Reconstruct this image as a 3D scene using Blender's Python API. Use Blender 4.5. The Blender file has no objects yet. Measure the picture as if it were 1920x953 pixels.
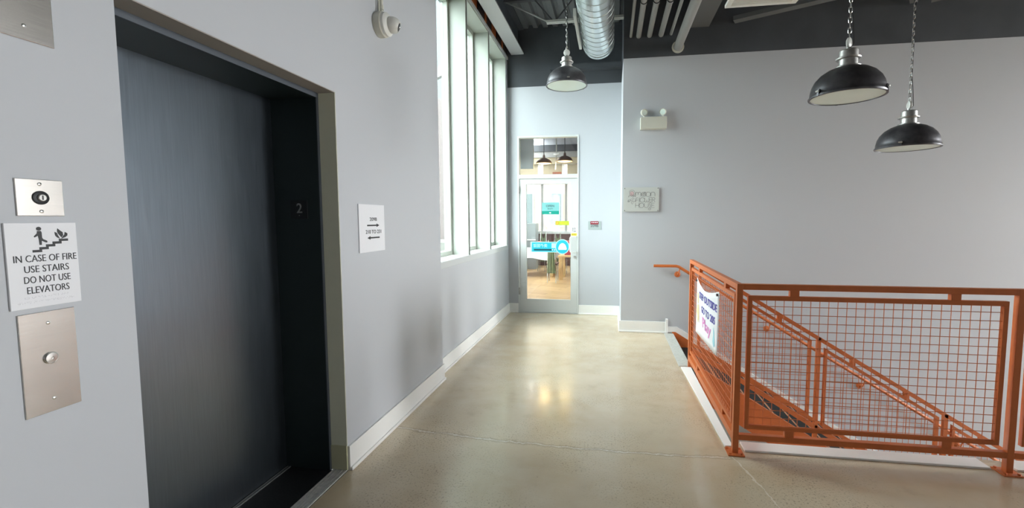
import bpy, math, random
from mathutils import Vector, Matrix
random.seed(7)
sc = bpy.context.scene
col = sc.collection

# ------------------------------------------------------------------ camera
cam = bpy.data.cameras.new('camera')
cam.sensor_fit = 'HORIZONTAL'; cam.sensor_width = 36.0
cam.lens = 36.0 * 835.52 / 1920.0
cam.shift_x = (960.0 - 1017.1) / 1920.0
cam.shift_y = (471.86 - 476.5) / 1920.0
cam.clip_start = 0.05; cam.clip_end = 500
camo = bpy.data.objects.new('camera', cam); col.objects.link(camo)
RT = Vector((0.98835951, 0.15211936, -0.00227385))
UP = Vector((-0.00892489, 0.0728948, 0.9972997))
FW = Vector((-0.15187435, 0.98567035, -0.07340392))
mw = Matrix.Identity(4)
for i in range(3):
    mw[i][0] = RT[i]; mw[i][1] = UP[i]; mw[i][2] = -FW[i]
mw[0][3], mw[1][3], mw[2][3] = 0.0, 0.0, 1.5
camo.matrix_world = mw
sc.camera = camo

# ------------------------------------------------------------------ sky and exposure
SKY = 30.0
w = bpy.data.worlds.new('overcast_sky'); sc.world = w; w.use_nodes = True
bg = w.node_tree.nodes['Background']
bg.inputs[0].default_value = (0.95, 0.985, 1.0, 1); bg.inputs[1].default_value = SKY
sc.view_settings.view_transform = 'Standard'; sc.view_settings.look = 'None'
sc.view_settings.gamma = 1.0; sc.view_settings.use_curve_mapping = False
sc.view_settings.exposure = 0.4
sc.cycles.use_denoising = True
sc.cycles.max_bounces = 10; sc.cycles.diffuse_bounces = 6; sc.cycles.transparent_max_bounces = 16
sc.cycles.sample_clamp_indirect = 8.0

def portal(name, loc, normal, sx, sy):
    l = bpy.data.lights.new(name, 'AREA'); l.shape = 'RECTANGLE'; l.size = sx; l.size_y = sy
    l.cycles.is_portal = True
    o = bpy.data.objects.new(name, l); col.objects.link(o)
    n = Vector(normal).normalized()
    up = Vector((0, 0, 1)) if abs(n.z) < .9 else Vector((0, 1, 0))
    x = up.cross(-n).normalized(); y = (-n).cross(x)
    m = Matrix.Identity(4)
    for i in range(3):
        m[i][0] = x[i]; m[i][1] = y[i]; m[i][2] = -n[i]; m[i][3] = loc[i]
    o.matrix_world = m
portal('daylight_window_left', (-1.9, 5.38, 2.5), (1, 0, 0), 2.95, 2.9)
portal('daylight_added_right', (11.05, 4.87, 2.17), (-1, 0, 0), 1.75, 3.65)  # unseen opening, added and sited to light the left wall
portal('daylight_added_side', (11.05, 2.1, 2.2), (-1, 0, 0), 1.0, 2.4)  # unseen opening, added to fill the railing's shadow on the left wall
portal('daylight_added_lower', (11.05, 3.1, -1.5), (-1, 0, 0), 3.0, 1.8)  # unseen opening, added to brighten the stairwell below floor level
portal('daylight_restaurant', (-1.0, 14.3, 2.1), (0, -1, 0), 3.6, 2.2)
portal('daylight_restaurant_side', (-2.56, 10.3, 1.8), (.99, .147, 0), 3.6, 1.9)

# ------------------------------------------------------------------ materials
def new_mat(name):
    m = bpy.data.materials.new(name); m.use_nodes = True
    return m, m.node_tree, m.node_tree.nodes['Principled BSDF']
def mat(name, c, rough=.5, metal=0.0, noise=0.0, nscale=40, bump=0.0, bscale=200, spec=None, coat=0.0, stretch=None, rvar=0.0):
    m, nt, b = new_mat(name)
    b.inputs['Base Color'].default_value = (*c, 1); b.inputs['Roughness'].default_value = rough
    b.inputs['Metallic'].default_value = metal
    if spec is not None: b.inputs['Specular IOR Level'].default_value = spec
    if coat: b.inputs['Coat Weight'].default_value = coat
    if noise or bump or rvar:
        tc = nt.nodes.new('ShaderNodeTexCoord'); src = tc.outputs['Object']
        if stretch:
            mp = nt.nodes.new('ShaderNodeMapping'); mp.inputs['Scale'].default_value = stretch
            nt.links.new(src, mp.inputs[0]); src = mp.outputs[0]
    if noise or rvar:
        n = nt.nodes.new('ShaderNodeTexNoise'); n.inputs['Scale'].default_value = nscale; n.inputs['Detail'].default_value = 5
        nt.links.new(src, n.inputs['Vector'])
    if noise:
        r = nt.nodes.new('ShaderNodeValToRGB')
        r.color_ramp.elements[0].position = .3; r.color_ramp.elements[1].position = .7
        r.color_ramp.elements[0].color = (*[max(0, v * (1 - noise)) for v in c], 1)
        r.color_ramp.elements[1].color = (*[min(1, v * (1 + noise)) for v in c], 1)
        nt.links.new(n.outputs[0], r.inputs[0]); nt.links.new(r.outputs[0], b.inputs['Base Color'])
    if rvar:
        mr = nt.nodes.new('ShaderNodeMapRange')
        mr.inputs[3].default_value = max(.02, rough - rvar); mr.inputs[4].default_value = min(1, rough + rvar)
        nt.links.new(n.outputs[0], mr.inputs[0]); nt.links.new(mr.outputs[0], b.inputs['Roughness'])
    if bump:
        n2 = nt.nodes.new('ShaderNodeTexNoise'); n2.inputs['Scale'].default_value = bscale; n2.inputs['Detail'].default_value = 3
        nt.links.new(src, n2.inputs['Vector'])
        bp = nt.nodes.new('ShaderNodeBump'); bp.inputs['Strength'].default_value = bump; bp.inputs['Distance'].default_value = .003
        nt.links.new(n2.outputs[0], bp.inputs['Height']); nt.links.new(bp.outputs[0], b.inputs['Normal'])
    return m
def glass_mat(name, tint=(1, 1, 1), refl=.06):
    m, nt, b = new_mat(name)
    nt.nodes.remove(b)
    out = nt.nodes['Material Output']
    t = nt.nodes.new('ShaderNodeBsdfTransparent'); t.inputs[0].default_value = (*tint, 1)
    g = nt.nodes.new('ShaderNodeBsdfGlossy'); g.inputs['Roughness'].default_value = .02
    mx = nt.nodes.new('ShaderNodeMixShader'); mx.inputs[0].default_value = refl
    nt.links.new(t.outputs[0], mx.inputs[1]); nt.links.new(g.outputs[0], mx.inputs[2])
    nt.links.new(mx.outputs[0], out.inputs[0])
    return m
def emit_mat(name, c, s):
    m, nt, b = new_mat(name)
    b.inputs['Base Color'].default_value = (*c, 1)
    b.inputs['Emission Color'].default_value = (*c, 1); b.inputs['Emission Strength'].default_value = s
    return m
def concrete_mat():
    m, nt, b = new_mat('polished_concrete')
    N = nt.nodes.new; L = nt.links.new
    tc = N('ShaderNodeTexCoord'); pos = tc.outputs['Object']
    def noise(scale, detail=6, rough=.6, vec=pos):
        n = N('ShaderNodeTexNoise'); n.inputs['Scale'].default_value = scale; n.inputs['Detail'].default_value = detail
        n.inputs['Roughness'].default_value = rough; L(vec, n.inputs['Vector']); return n
    def mix(f, a, bb):
        x = N('ShaderNodeMix'); x.data_type = 'RGBA'
        (L(f, x.inputs[0]) if not isinstance(f, float) else setattr(x.inputs[0], 'default_value', f))
        for s, v in ((6, a), (7, bb)):
            if isinstance(v, tuple): x.inputs[s].default_value = (*v, 1)
            else: L(v, x.inputs[s])
        return x.outputs[2]
    def ramp(src, p0, p1, v0=0, v1=1):
        r = N('ShaderNodeMapRange'); r.inputs[1].default_value = p0; r.inputs[2].default_value = p1
        r.inputs[3].default_value = v0; r.inputs[4].default_value = v1; L(src, r.inputs[0]); return r.outputs[0]
    def math_(op, a, bb=None):
        x = N('ShaderNodeMath'); x.operation = op
        for i, v in enumerate((a, bb)):
            if v is None: continue
            if isinstance(v, (int, float)): x.inputs[i].default_value = v
            else: L(v, x.inputs[i])
        return x.outputs[0]
    big = noise(.9, 4).outputs[0]; mid = noise(4.5, 6).outputs[0]; fine = noise(90, 3, .7).outputs[0]; grain = noise(260, 2, .8).outputs[0]
    c = mix(ramp(big, .35, .65), (0.57, 0.445, 0.295), (0.68, 0.56, 0.395))
    c = mix(ramp(mid, .45, .75, 0, .55), c, (0.68, 0.59, 0.45))
    c = mix(ramp(mid, .20, .42, .45, 0), c, (0.40, 0.31, 0.21))
    # aggregate showing through, strongest in worn patches
    worn = ramp(noise(1.3, 3).outputs[0], .42, .62)
    c = mix(math_('MULTIPLY', ramp(fine, .56, .66, 0, .75), worn), c, (0.085, 0.07, 0.05))
    c = mix(math_('MULTIPLY', ramp(grain, .60, .70, 0, .55), worn), c, (0.42, 0.37, 0.29))
    c = mix(ramp(noise(38, 2).outputs[0], .74, .78, 0, .7), c, (0.07, 0.06, 0.05))
    # long crack across the floor, and a short one by the corner post
    sx = N('ShaderNodeSeparateXYZ'); L(pos, sx.inputs[0]); X, Y = sx.outputs[0], sx.outputs[1]
    wob = noise(3.2, 8, .75).outputs[0]; wob2 = noise(25, 4, .7).outputs[0]
    wv = math_('ADD', math_('MULTIPLY', math_('SUBTRACT', wob, .5), .11), math_('MULTIPLY', math_('SUBTRACT', wob2, .5), .022))
    yl = math_('ADD', math_('MULTIPLY', math_('MULTIPLY', X, X), .045), 2.815)
    d1 = math_('ABSOLUTE', math_('SUBTRACT', math_('ADD', Y, wv), yl))
    cw = ramp(noise(7, 3).outputs[0], .35, .65, .002, .0065)
    k1 = math_('MULTIPLY', math_('LESS_THAN', d1, cw), math_('LESS_THAN', X, .75))
    xl = math_('ADD', math_('MULTIPLY', math_('SUBTRACT', Y, 2.9), -.22), .76)
    d2 = math_('ABSOLUTE', math_('SUBTRACT', math_('ADD', X, math_('MULTIPLY', wv, .8)), xl))
    k2 = math_('MULTIPLY', math_('LESS_THAN', d2, cw), math_('LESS_THAN', Y, 2.9))
    k2 = math_('MULTIPLY', k2, math_('GREATER_THAN', Y, 2.35))
    k = math_('MAXIMUM', k1, k2)
    halo = math_('MULTIPLY', math_('LESS_THAN', d1, .02), .22)
    c = mix(halo, c, (0.13, 0.11, 0.085))
    c = mix(math_('MULTIPLY', k, .8), c, (0.80, 0.72, 0.60))
    L(c, b.inputs['Base Color'])
    L(ramp(mid, .3, .7, .16, .27), b.inputs['Roughness'])
    b.inputs['Coat Weight'].default_value = .35; b.inputs['Coat Roughness'].default_value = .12
    bp = N('ShaderNodeBump'); bp.inputs['Strength'].default_value = .12; bp.inputs['Distance'].default_value = .002
    h = math_('SUBTRACT', mid, math_('MULTIPLY', k, 1.2)); L(h, bp.inputs['Height']); L(bp.outputs[0], b.inputs['Normal'])
    return m
def plank_mat():
    m, nt, b = new_mat('wood_floor')
    tc = nt.nodes.new('ShaderNodeTexCoord')
    mp = nt.nodes.new('ShaderNodeMapping'); mp.inputs['Rotation'].default_value = (0, 0, .35)
    br = nt.nodes.new('ShaderNodeTexBrick'); br.inputs['Scale'].default_value = 1.0
    br.inputs['Color1'].default_value = (.62, .40, .20, 1); br.inputs['Color2'].default_value = (.50, .30, .14, 1)
    br.inputs['Mortar'].default_value = (.16, .09, .05, 1); br.inputs['Mortar Size'].default_value = .006
    br.inputs['Brick Width'].default_value = 1.2; br.inputs['Row Height'].default_value = .16
    nt.links.new(tc.outputs['Object'], mp.inputs[0]); nt.links.new(mp.outputs[0], br.inputs[0])
    nt.links.new(br.outputs[0], b.inputs['Base Color']); b.inputs['Roughness'].default_value = .35
    return m

M = {}
M['wall'] = mat('painted_drywall_lilac', (.525, .54, .57), .6, bump=.05, bscale=350)
M['charcoal'] = mat('charcoal_paint', (.062, .068, .078), .7, noise=.12, nscale=3)
M['black'] = mat('black_paint', (.012, .014, .014), .7)
M['white'] = mat('white_trim_paint', (.92, .915, .89), .4)
M['cream'] = mat('cream_window_paint', (.38, .405, .36), .4)
M['olive'] = mat('olive_drywall_return', (.86, .86, .70), .7)
M['concrete'] = concrete_mat()
M['door_metal'] = mat('slate_painted_metal', (.20, .232, .268), .31, 1.0, noise=.05, nscale=6, stretch=(30, 30, 1), rvar=.06)
M['frame_metal'] = mat('near_black_metal', (.022, .034, .034), .42, .2)
M['granite'] = mat('black_granite', (.018, .018, .019), .35, noise=.6, nscale=120)
M['alu'] = mat('aluminium', (.62, .62, .60), .35, .8, noise=.06, nscale=30)
M['alumatte'] = mat('matte_ribbed_aluminium', (.64, .63, .59), .5, .25, noise=.12, nscale=40)
M['groove'] = mat('dark_groove', (.12, .12, .12), .6, .3)
M['steel'] = mat('brushed_steel', (.60, .565, .53), .24, .95, noise=.05, nscale=8, stretch=(1, 1, 90), rvar=.05)
M['chrome'] = mat('worn_chrome', (.72, .72, .70), .22, 1.0)
M['plastic'] = mat('white_plastic', (.74, .74, .70), .35)
M['offwhite'] = mat('offwhite_plastic', (.62, .61, .53), .4)
M['orange'] = mat('orange_enamel', (.60, .155, .040), .42, noise=.05, nscale=20, bump=.03)
M['sign'] = mat('white_sign_plastic', (.82, .82, .85), .5)
M['ink'] = mat('black_ink', (.012, .012, .014), .5)
M['greyink'] = mat('grey_ink', (.20, .20, .20), .5)
M['braille'] = mat('braille_dots', (.55, .55, .58), .5)
M['graphite'] = mat('graphite_lamp_paint', (.095, .092, .100), .36, .6, noise=.35, nscale=14)
M['galv'] = mat('galvanised_cast_metal', (.42, .41, .39), .42, .85, noise=.25, nscale=25)
M['frost'] = mat('frosted_diffuser', (.70, .80, .73), .25)
M['duct'] = mat('spiral_duct_steel', (.70, .76, .76), .27, .92, noise=.08, nscale=5)
M['seam'] = mat('duct_seam_steel', (.40, .43, .43), .4, .9)
M['deck'] = mat('grey_deck_paint', (.13, .135, .14), .6)
M['pipe'] = mat('grey_pipe_paint', (.30, .30, .29), .5)
M['beamgrey'] = mat('light_grey_steel_paint', (.42, .42, .42), .5)
M['joist'] = mat('pale_joist_paint', (.45, .45, .42), .5)
M['rod'] = mat('dark_rod', (.06, .06, .065), .5)
M['brown'] = mat('dark_brown_steel', (.035, .018, .014), .5)
M['glass'] = glass_mat('window_glass', (.575, .61, .605), .05)
M['doorglass'] = glass_mat('door_glass', (.97, .99, .98), .06)
M['doorpaint'] = mat('pale_grey_aluminium_paint', (.66, .68, .67), .4, .1)
M['sillpanel'] = mat('sill_panel_paint', (.58, .60, .60), .5)
M['rubber'] = mat('black_stair_rubber', (.014, .017, .017), .6)
M['rubbernose'] = mat('stair_nosing_edge', (.50, .22, .12), .45)
M['signgrey'] = mat('pale_grey_acrylic', (.56, .57, .54), .3)
M['pinkish'] = mat('pale_pink_print', (.62, .44, .44), .5)
M['poster'] = mat('white_poster_paper', (.92, .91, .94), .5)
M['p_blue'] = mat('poster_blue_ink', (.10, .08, .42), .5)
M['p_pink'] = mat('poster_pink_ink', (.85, .28, .66), .5)
M['p_yellow'] = mat('poster_yellow_ink', (.84, .68, .38), .5)
M['p_cyan'] = mat('poster_cyan_ink', (.42, .75, .86), .5)
M['cyan'] = mat('cyan_sticker', (.02, .50, .64), .4)
M['cyan_l'] = mat('pale_cyan_sticker', (.55, .86, .92), .4)
M['navy'] = mat('dark_teal_print', (.01, .07, .10), .4)
M['teal'] = mat('teal_sign', (.20, .50, .50), .45)
M['green'] = mat('green_sign', (.0, .30, .23), .45)
M['lime'] = mat('lime_sticker', (.42, .62, .03), .45)
M['yellow'] = mat('yellow_sticker', (.85, .60, .05), .45)
M['redorange'] = mat('red_orange_print', (.70, .16, .05), .45)
M['darkred'] = mat('dark_red_plastic', (.28, .01, .02), .4)
M['plate'] = mat('grey_green_plate', (.36, .41, .40), .4)
M['woodfloor'] = plank_mat()
M['wood'] = mat('light_oak', (.52, .33, .14), .45, noise=.3, nscale=5, stretch=(12, 12, 1))
M['cloth'] = mat('white_tablecloth', (.85, .82, .83), .8, bump=.1, bscale=30)
M['olivecloth'] = mat('olive_fabric', (.17, .20, .11), .8, noise=.3, nscale=9, stretch=(20, 20, 1))
M['greymetal'] = mat('grey_cabinet_paint', (.28, .30, .31), .45)
M['darkwood'] = mat('dark_red_brown_board', (.10, .04, .035), .5)
M['redpaper'] = mat('red_paper', (.55, .10, .08), .5)
M['copper'] = mat('brown_lamp_enamel', (.14, .075, .055), .4, .3)
M['glow'] = emit_mat('lit_lamp_interior', (1.0, .70, .26), 1.6)
M['peach'] = mat('peach_brick', (.26, .195, .155), .8, noise=.06, nscale=2)
M['extblue'] = mat('pale_blue_panel', (.078, .093, .096), .6)
M['extwhite'] = mat('exterior_white_paint', (.20, .205, .205), .6)
M['extpink'] = mat('pink_reflection_tone', (.098, .078, .075), .7)  # pink of a window reflection, put into a flat colour
M['extcream'] = mat('exterior_cream_panel', (.105, .104, .092), .7)
M['ground'] = mat('exterior_paving', (.13, .13, .125), .8, noise=.2, nscale=.3)
M['beige'] = mat('beige_valance', (.42, .36, .25), .8)

# ------------------------------------------------------------------ mesh helpers
class Fr:
    """flat frame: origin, u right, v up; n points off the surface"""
    def __init__(s, o, u, v):
        s.o = Vector(o); s.u = Vector(u).normalized(); s.v = Vector(v).normalized(); s.n = s.u.cross(s.v)
    def p(s, a, b, d=0.0): return s.o + s.u * a + s.v * b + s.n * d
    def at(s, a, b, d=0.0): return Fr(s.p(a, b, d), s.u, s.v)
class MB:
    def __init__(s): s.v = []; s.f = []
    def add(s, vs, fs):
        k = len(s.v); s.v += [tuple(x) for x in vs]; s.f += [tuple(i + k for i in f) for f in fs]; return s
    def box(s, x0, x1, y0, y1, z0, z1):
        return s.add([(x, y, z) for z in (z0, z1) for y in (y0, y1) for x in (x0, x1)],
                     [(0, 2, 3, 1), (4, 5, 7, 6), (0, 1, 5, 4), (2, 6, 7, 3), (0, 4, 6, 2), (1, 3, 7, 5)])
    def bar(s, p0, p1, wv, hv):
        """bar between points with full cross-section vectors wv, hv"""
        p0, p1, wv, hv = map(Vector, (p0, p1, wv, hv))
        vs = [p + wv * a + hv * b for p in (p0, p1) for a, b in ((-.5, -.5), (.5, -.5), (.5, .5), (-.5, .5))]
        return s.add(vs, [(0, 1, 2, 3), (7, 6, 5, 4), (0, 4, 5, 1), (1, 5, 6, 2), (2, 6, 7, 3), (3, 7, 4, 0)])
    def cyl(s, p0, p1, r0, r1=None, n=16, caps=True):
        p0, p1 = Vector(p0), Vector(p1); r1 = r0 if r1 is None else r1
        ax = (p1 - p0).normalized(); t = Vector((0, 0, 1)) if abs(ax.z) < .9 else Vector((1, 0, 0))
        a = ax.cross(t).normalized(); b = ax.cross(a)
        vs = []
        for p, r in ((p0, r0), (p1, r1)):
            for i in range(n):
                th = 2 * math.pi * i / n; vs.append(p + a * (r * math.cos(th)) + b * (r * math.sin(th)))
        fs = [(i, (i + 1) % n, n + (i + 1) % n, n + i) for i in range(n)]
        if caps: fs += [tuple(range(n - 1, -1, -1)), tuple(range(n, 2 * n))]
        return s.add(vs, fs)
    def tube(s, pts, r, n=8, closed=False):
        pts = [Vector(p) for p in pts]; m = len(pts); vs = []
        ref = None
        for i in range(m):
            d = (pts[(i + 1) % m] - pts[i - 1]) if closed or 0 < i < m - 1 else (pts[1] - pts[0] if i == 0 else pts[-1] - pts[-2])
            d.normalize()
            if ref is None: ref = Vector((0, 0, 1)) if abs(d.z) < .9 else Vector((1, 0, 0))
            a = (ref - d * ref.dot(d)).normalized(); ref = a; b = d.cross(a)
            vs += [pts[i] + a * (r * math.cos(2 * math.pi * j / n)) + b * (r * math.sin(2 * math.pi * j / n)) for j in range(n)]
        fs = []
        for i in range(m if closed else m - 1):
            k = (i + 1) % m
            fs += [(i * n + j, i * n + (j + 1) % n, k * n + (j + 1) % n, k * n + j) for j in range(n)]
        if not closed: fs += [tuple(range(n - 1, -1, -1)), tuple(range((m - 1) * n, m * n))]
        return s.add(vs, fs)
    def lathe(s, prof, o=(0, 0, 0), ax=(0, 0, 1), n=32):  # open profile ends stay open
        o, ax = Vector(o), Vector(ax).normalized(); t = Vector((0, 0, 1)) if abs(ax.z) < .9 else Vector((1, 0, 0))
        a = ax.cross(t).normalized(); b = ax.cross(a); vs = []
        for r, h in prof:
            vs += [o + ax * h + a * (r * math.cos(2 * math.pi * i / n)) + b * (r * math.sin(2 * math.pi * i / n)) for i in range(n)]
        fs = [(k * n + i, k * n + (i + 1) % n, (k + 1) * n + (i + 1) % n, (k + 1) * n + i) for k in range(len(prof) - 1) for i in range(n)]
        return s.add(vs, fs)
    def poly(s, fr, pts, d0=0.0, d1=.0015):
        n = len(pts)
        area = sum(pts[i][0] * pts[(i + 1) % n][1] - pts[(i + 1) % n][0] * pts[i][1] for i in range(n))
        if area < 0: pts = pts[::-1]
        vs = [fr.p(a, b, d0) for a, b in pts] + [fr.p(a, b, d1) for a, b in pts]
        fs = [tuple(range(n - 1, -1, -1)), tuple(range(n, 2 * n))] + [(i, (i + 1) % n, n + (i + 1) % n, n + i) for i in range(n)]
        return s.add(vs, fs)
    def rect(s, fr, a0, a1, b0, b1, d0=0.0, d1=.0015): return s.poly(fr, [(a0, b0), (a1, b0), (a1, b1), (a0, b1)], d0, d1)
    def disc(s, fr, a, b, r, d0=0.0, d1=.0015, n=24, ry=None):
        ry = r if ry is None else ry
        return s.poly(fr, [(a + r * math.cos(2 * math.pi * i / n), b + ry * math.sin(2 * math.pi * i / n)) for i in range(n)], d0, d1)
    def ribbon(s, fr, pts, wd, d0=0.0, d1=.0012):
        """flat stroke along a 2D polyline"""
        P = [Vector(p) for p in pts]; m = len(P); L = []; R = []
        cl = (P[0] - P[-1]).length < 1e-6
        for i in range(m):
            if cl: d = P[(i + 1) % (m - 1)] - P[(i - 1) % (m - 1)]
            else: d = P[min(i + 1, m - 1)] - P[max(i - 1, 0)]
            d.normalize(); nn = Vector((-d.y, d.x)) * (wd / 2)
            L.append(P[i] + nn); R.append(P[i] - nn)
        vs = [fr.p(q.x, q.y, d) for d in (d0, d1) for side in (L, R) for q in side]
        fs = []
        for i in range(m - 1):
            l0, l1, r0, r1 = i, i + 1, m + i, m + i + 1
            fs += [(2 * m + l0, 2 * m + r0, 2 * m + r1, 2 * m + l1), (l0, l1, 2 * m + l1, 2 * m + l0), (r1, r0, 2 * m + r0, 2 * m + r1)]
        return s.add(vs, fs)
    def build(s, name, material, parent=None, smooth=False, bevel=0.0, weld=False):
        me = bpy.data.meshes.new(name); me.from_pydata(s.v, [], s.f); me.update()
        if weld:
            import bmesh
            bm = bmesh.new(); bm.from_mesh(me); bmesh.ops.remove_doubles(bm, verts=bm.verts, dist=1e-5)
            bmesh.ops.recalc_face_normals(bm, faces=bm.faces); bm.to_mesh(me); bm.free()
        if smooth:
            me.polygons.foreach_set('use_smooth', [True] * len(me.polygons)); me.set_sharp_from_angle(angle=math.radians(38))
        me.materials.append(M[material] if isinstance(material, str) else material)
        o = bpy.data.objects.new(name, me); col.objects.link(o)
        if parent is not None: put(o, parent)
        if bevel:
            b = o.modifiers.new('bevel', 'BEVEL'); b.width = bevel; b.segments = 2; b.limit_method = 'ANGLE'
        return o
def put(o, parent):
    o.parent = parent
    o.matrix_parent_inverse = Matrix.Translation(parent.location).inverted() if parent.parent is None else Matrix.Identity(4)
def thing(name, label, cat, loc, group=None):
    o = bpy.data.objects.new(name, None); col.objects.link(o); o.location = loc
    o.empty_display_size = .05
    return tag(o, label, cat, group)
def tag(o, label, cat, group=None):
    o['label'] = label; o['category'] = cat
    if group: o['group'] = group
    return o
def struct(o, label=None):
    o['kind'] = 'structure'
    if label: o['label'] = label
    return o
def stuff(o): o['kind'] = 'stuff'; return o
def cells(us, vs, holes):
    """grid cells of a slab outside the holes"""
    U = sorted(set(us) | {h[0] for h in holes} | {h[1] for h in holes}); V = sorted(set(vs) | {h[2] for h in holes} | {h[3] for h in holes})
    inside = lambda a, b: us[0] < a < us[1] and vs[0] < b < vs[1] and not any(h[0] < a < h[1] and h[2] < b < h[3] for h in holes)
    ok = {(i, j): inside((U[i] + U[i + 1]) / 2, (V[j] + V[j + 1]) / 2) for i in range(len(U) - 1) for j in range(len(V) - 1)}
    return U, V, ok
def slab(name, material, fr, us, vs, thick, holes=(), parent=None, bevel=0):
    """wall or floor slab with holes: front face in frame plane, body behind it (one connected mesh)"""
    U, V, ok = cells(us, vs, list(holes)); b = MB(); nu, nv = len(U), len(V)
    vs_ = [fr.p(U[i], V[j], d) for d in (0, -thick) for j in range(nv) for i in range(nu)]
    idx = lambda i, j, k: k * nu * nv + j * nu + i; fs = []
    for (i, j), good in ok.items():
        if not good: continue
        fs.append((idx(i, j, 0), idx(i + 1, j, 0), idx(i + 1, j + 1, 0), idx(i, j + 1, 0)))
        fs.append((idx(i, j, 1), idx(i, j + 1, 1), idx(i + 1, j + 1, 1), idx(i + 1, j, 1)))
        if not ok.get((i - 1, j)): fs.append((idx(i, j, 0), idx(i, j + 1, 0), idx(i, j + 1, 1), idx(i, j, 1)))
        if not ok.get((i + 1, j)): fs.append((idx(i + 1, j, 0), idx(i + 1, j, 1), idx(i + 1, j + 1, 1), idx(i + 1, j + 1, 0)))
        if not ok.get((i, j - 1)): fs.append((idx(i, j, 0), idx(i, j, 1), idx(i + 1, j, 1), idx(i + 1, j, 0)))
        if not ok.get((i, j + 1)): fs.append((idx(i, j + 1, 0), idx(i + 1, j + 1, 0), idx(i + 1, j + 1, 1), idx(i, j + 1, 1)))
    used = sorted({k for f in fs for k in f}); mp = {k: n for n, k in enumerate(used)}
    b.add([vs_[k] for k in used], [tuple(mp[k] for k in f) for f in fs])
    return b.build(name, material, parent, bevel=bevel)
def text(name, string, fr, cx, cy, wd, ht, material, parent, d0=0.0, d1=.0012, bold=0.0):
    cu = bpy.data.curves.new(name, 'FONT'); cu.body = string; cu.align_x = 'CENTER'; cu.resolution_u = 3; cu.offset = bold
    t = bpy.data.objects.new(name, cu); col.objects.link(t)
    dg = bpy.context.evaluated_depsgraph_get(); dg.update()
    me = bpy.data.meshes.new_from_object(t.evaluated_get(dg)); bpy.data.objects.remove(t); bpy.data.curves.remove(cu)
    xs = [v.co.x for v in me.vertices]; ys = [v.co.y for v in me.vertices]
    if not xs:
        bpy.data.meshes.remove(me); return None
    x0, x1, y0, y1 = min(xs), max(xs), min(ys), max(ys)
    sx = wd / max(1e-6, x1 - x0); sy = ht / max(1e-6, y1 - y0)
    b = MB(); n = len(me.vertices)
    q = [((v.co.x - (x0 + x1) / 2) * sx + cx, (v.co.y - (y0 + y1) / 2) * sy + cy) for v in me.vertices]
    ed = {}
    for p in me.polygons:
        vv = list(p.vertices)
        for a, c in zip(vv, vv[1:] + vv[:1]): ed[(a, c)] = 1
    side = [(a, c) for (a, c) in ed if (c, a) not in ed]
    b.add([fr.p(a, c, d1) for a, c in q] + [fr.p(a, c, d0) for a, c in q],
          [tuple(p.vertices) for p in me.polygons] + [(a, n + a, n + c, c) for a, c in side])
    bpy.data.meshes.remove(me)
    return b.build(name, material, parent)
def arc(cx, cy, rx, ry, a0, a1, n=14):
    return [(cx + rx * math.cos(math.radians(a0 + (a1 - a0) * i / n)), cy + ry * math.sin(math.radians(a0 + (a1 - a0) * i / n))) for i in range(n + 1)]
WL = lambda y, z, x=-1.54: Fr((x, y, z), (0, 1, 0), (0, 0, 1))     # on the left wall, facing +X
WR = lambda x, z, y=5.93: Fr((x, y, z), (1, 0, 0), (0, 0, 1))      # on a wall facing -Y

# ================================================================== THE SETTING
HZ = 4.40                                    # underside of the roof deck
floor = struct(slab('floor', 'concrete', Fr((0, 0, 0), (1, 0, 0), (0, 1, 0)), (-1.613, 11.0), (-5.0, 6.93), .28,
             [(-1.613, -1.54, -5.0, 3.8795), (.80, 7.0, 3.05, 6.93)]), 'polished tan concrete floor with a long crack')
struct(MB().box(-1.6, 11.2, -1.0, 5.93, -3.3, -3.2).build('floor_lower', 'concrete'))
E0, E1, EH = 1.2234, 2.356, 2.213            # lift opening
wl = struct(slab('wall_left', 'wall', WL(0, 0), (-5.0, 3.8795), (0, 4.5), .105, [(E0, E1, -.01, EH)]), 'pale lilac wall with the lift doorway')
MB().box(-1.90, -1.645, 3.80, 3.8795, 0, 4.5).build('wall_end', 'wall', wl)
# far part of the left wall, set back a little, with the tall window
fw = struct(slab('wall_window', 'wall', WL(0, 0, -1.613), (3.80, 6.93), (0, 3.93), .26, [(3.93, 6.83, 1.086, 3.931)]), 'pale lilac wall under the tall window')
# wall with the glazed door
wb = struct(slab('wall_back', 'wall', WR(0, 0, 6.926), (-1.613, .136), (0, 3.53), .15, [(-1.456, -.496, -.01, 2.783)]), 'bright end wall around the glazed door')
MB().box(-2.3, .136, 6.926, 7.076, 3.53, 4.5).build('upper_wall', 'charcoal', wb)
MB().box(-.92, .13, 6.78, 6.926, 3.72, 3.79).build('wall_ledge', 'charcoal', wb)
# big wall along the stairs
wr = struct(MB().box(.136, 11.2, 5.93, 6.93, -3.3, 3.53).build('wall_right', 'wall'), 'long pale wall behind the staircase')
MB().box(.136, 11.2, 5.93, 6.93, 3.53, 4.5).build('upper_wall', 'charcoal', wr)
# hall around and behind the camera: right wall openings added for light, rear solid
struct(slab('wall_side', 'wall', Fr((11.0, 0, 0), (0, -1, 0), (0, 0, 1)), (-5.93, 5.15), (-3.3, 4.5), .15,
            [(-5.75, -4.0, .35, 4.0), (-2.6, -1.6, 1.0, 3.4), (-4.6, -1.6, -2.4, -.6)]))
struct(slab('wall_rear', 'wall', Fr((0, -5.0, 0), (-1, 0, 0), (0, 0, 1)), (-11.0, 1.7), (0, 4.5), .15))
struct(slab('wall_lower', 'wall', Fr((0, -1.0, 0), (-1, 0, 0), (0, 0, 1)), (-11.2, 1.6), (-3.3, -.28), .1))
struct(MB().box(-1.7, -1.6, -1.0, 5.93, -3.3, -.28).build('wall_lower_side', 'wall'))

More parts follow.
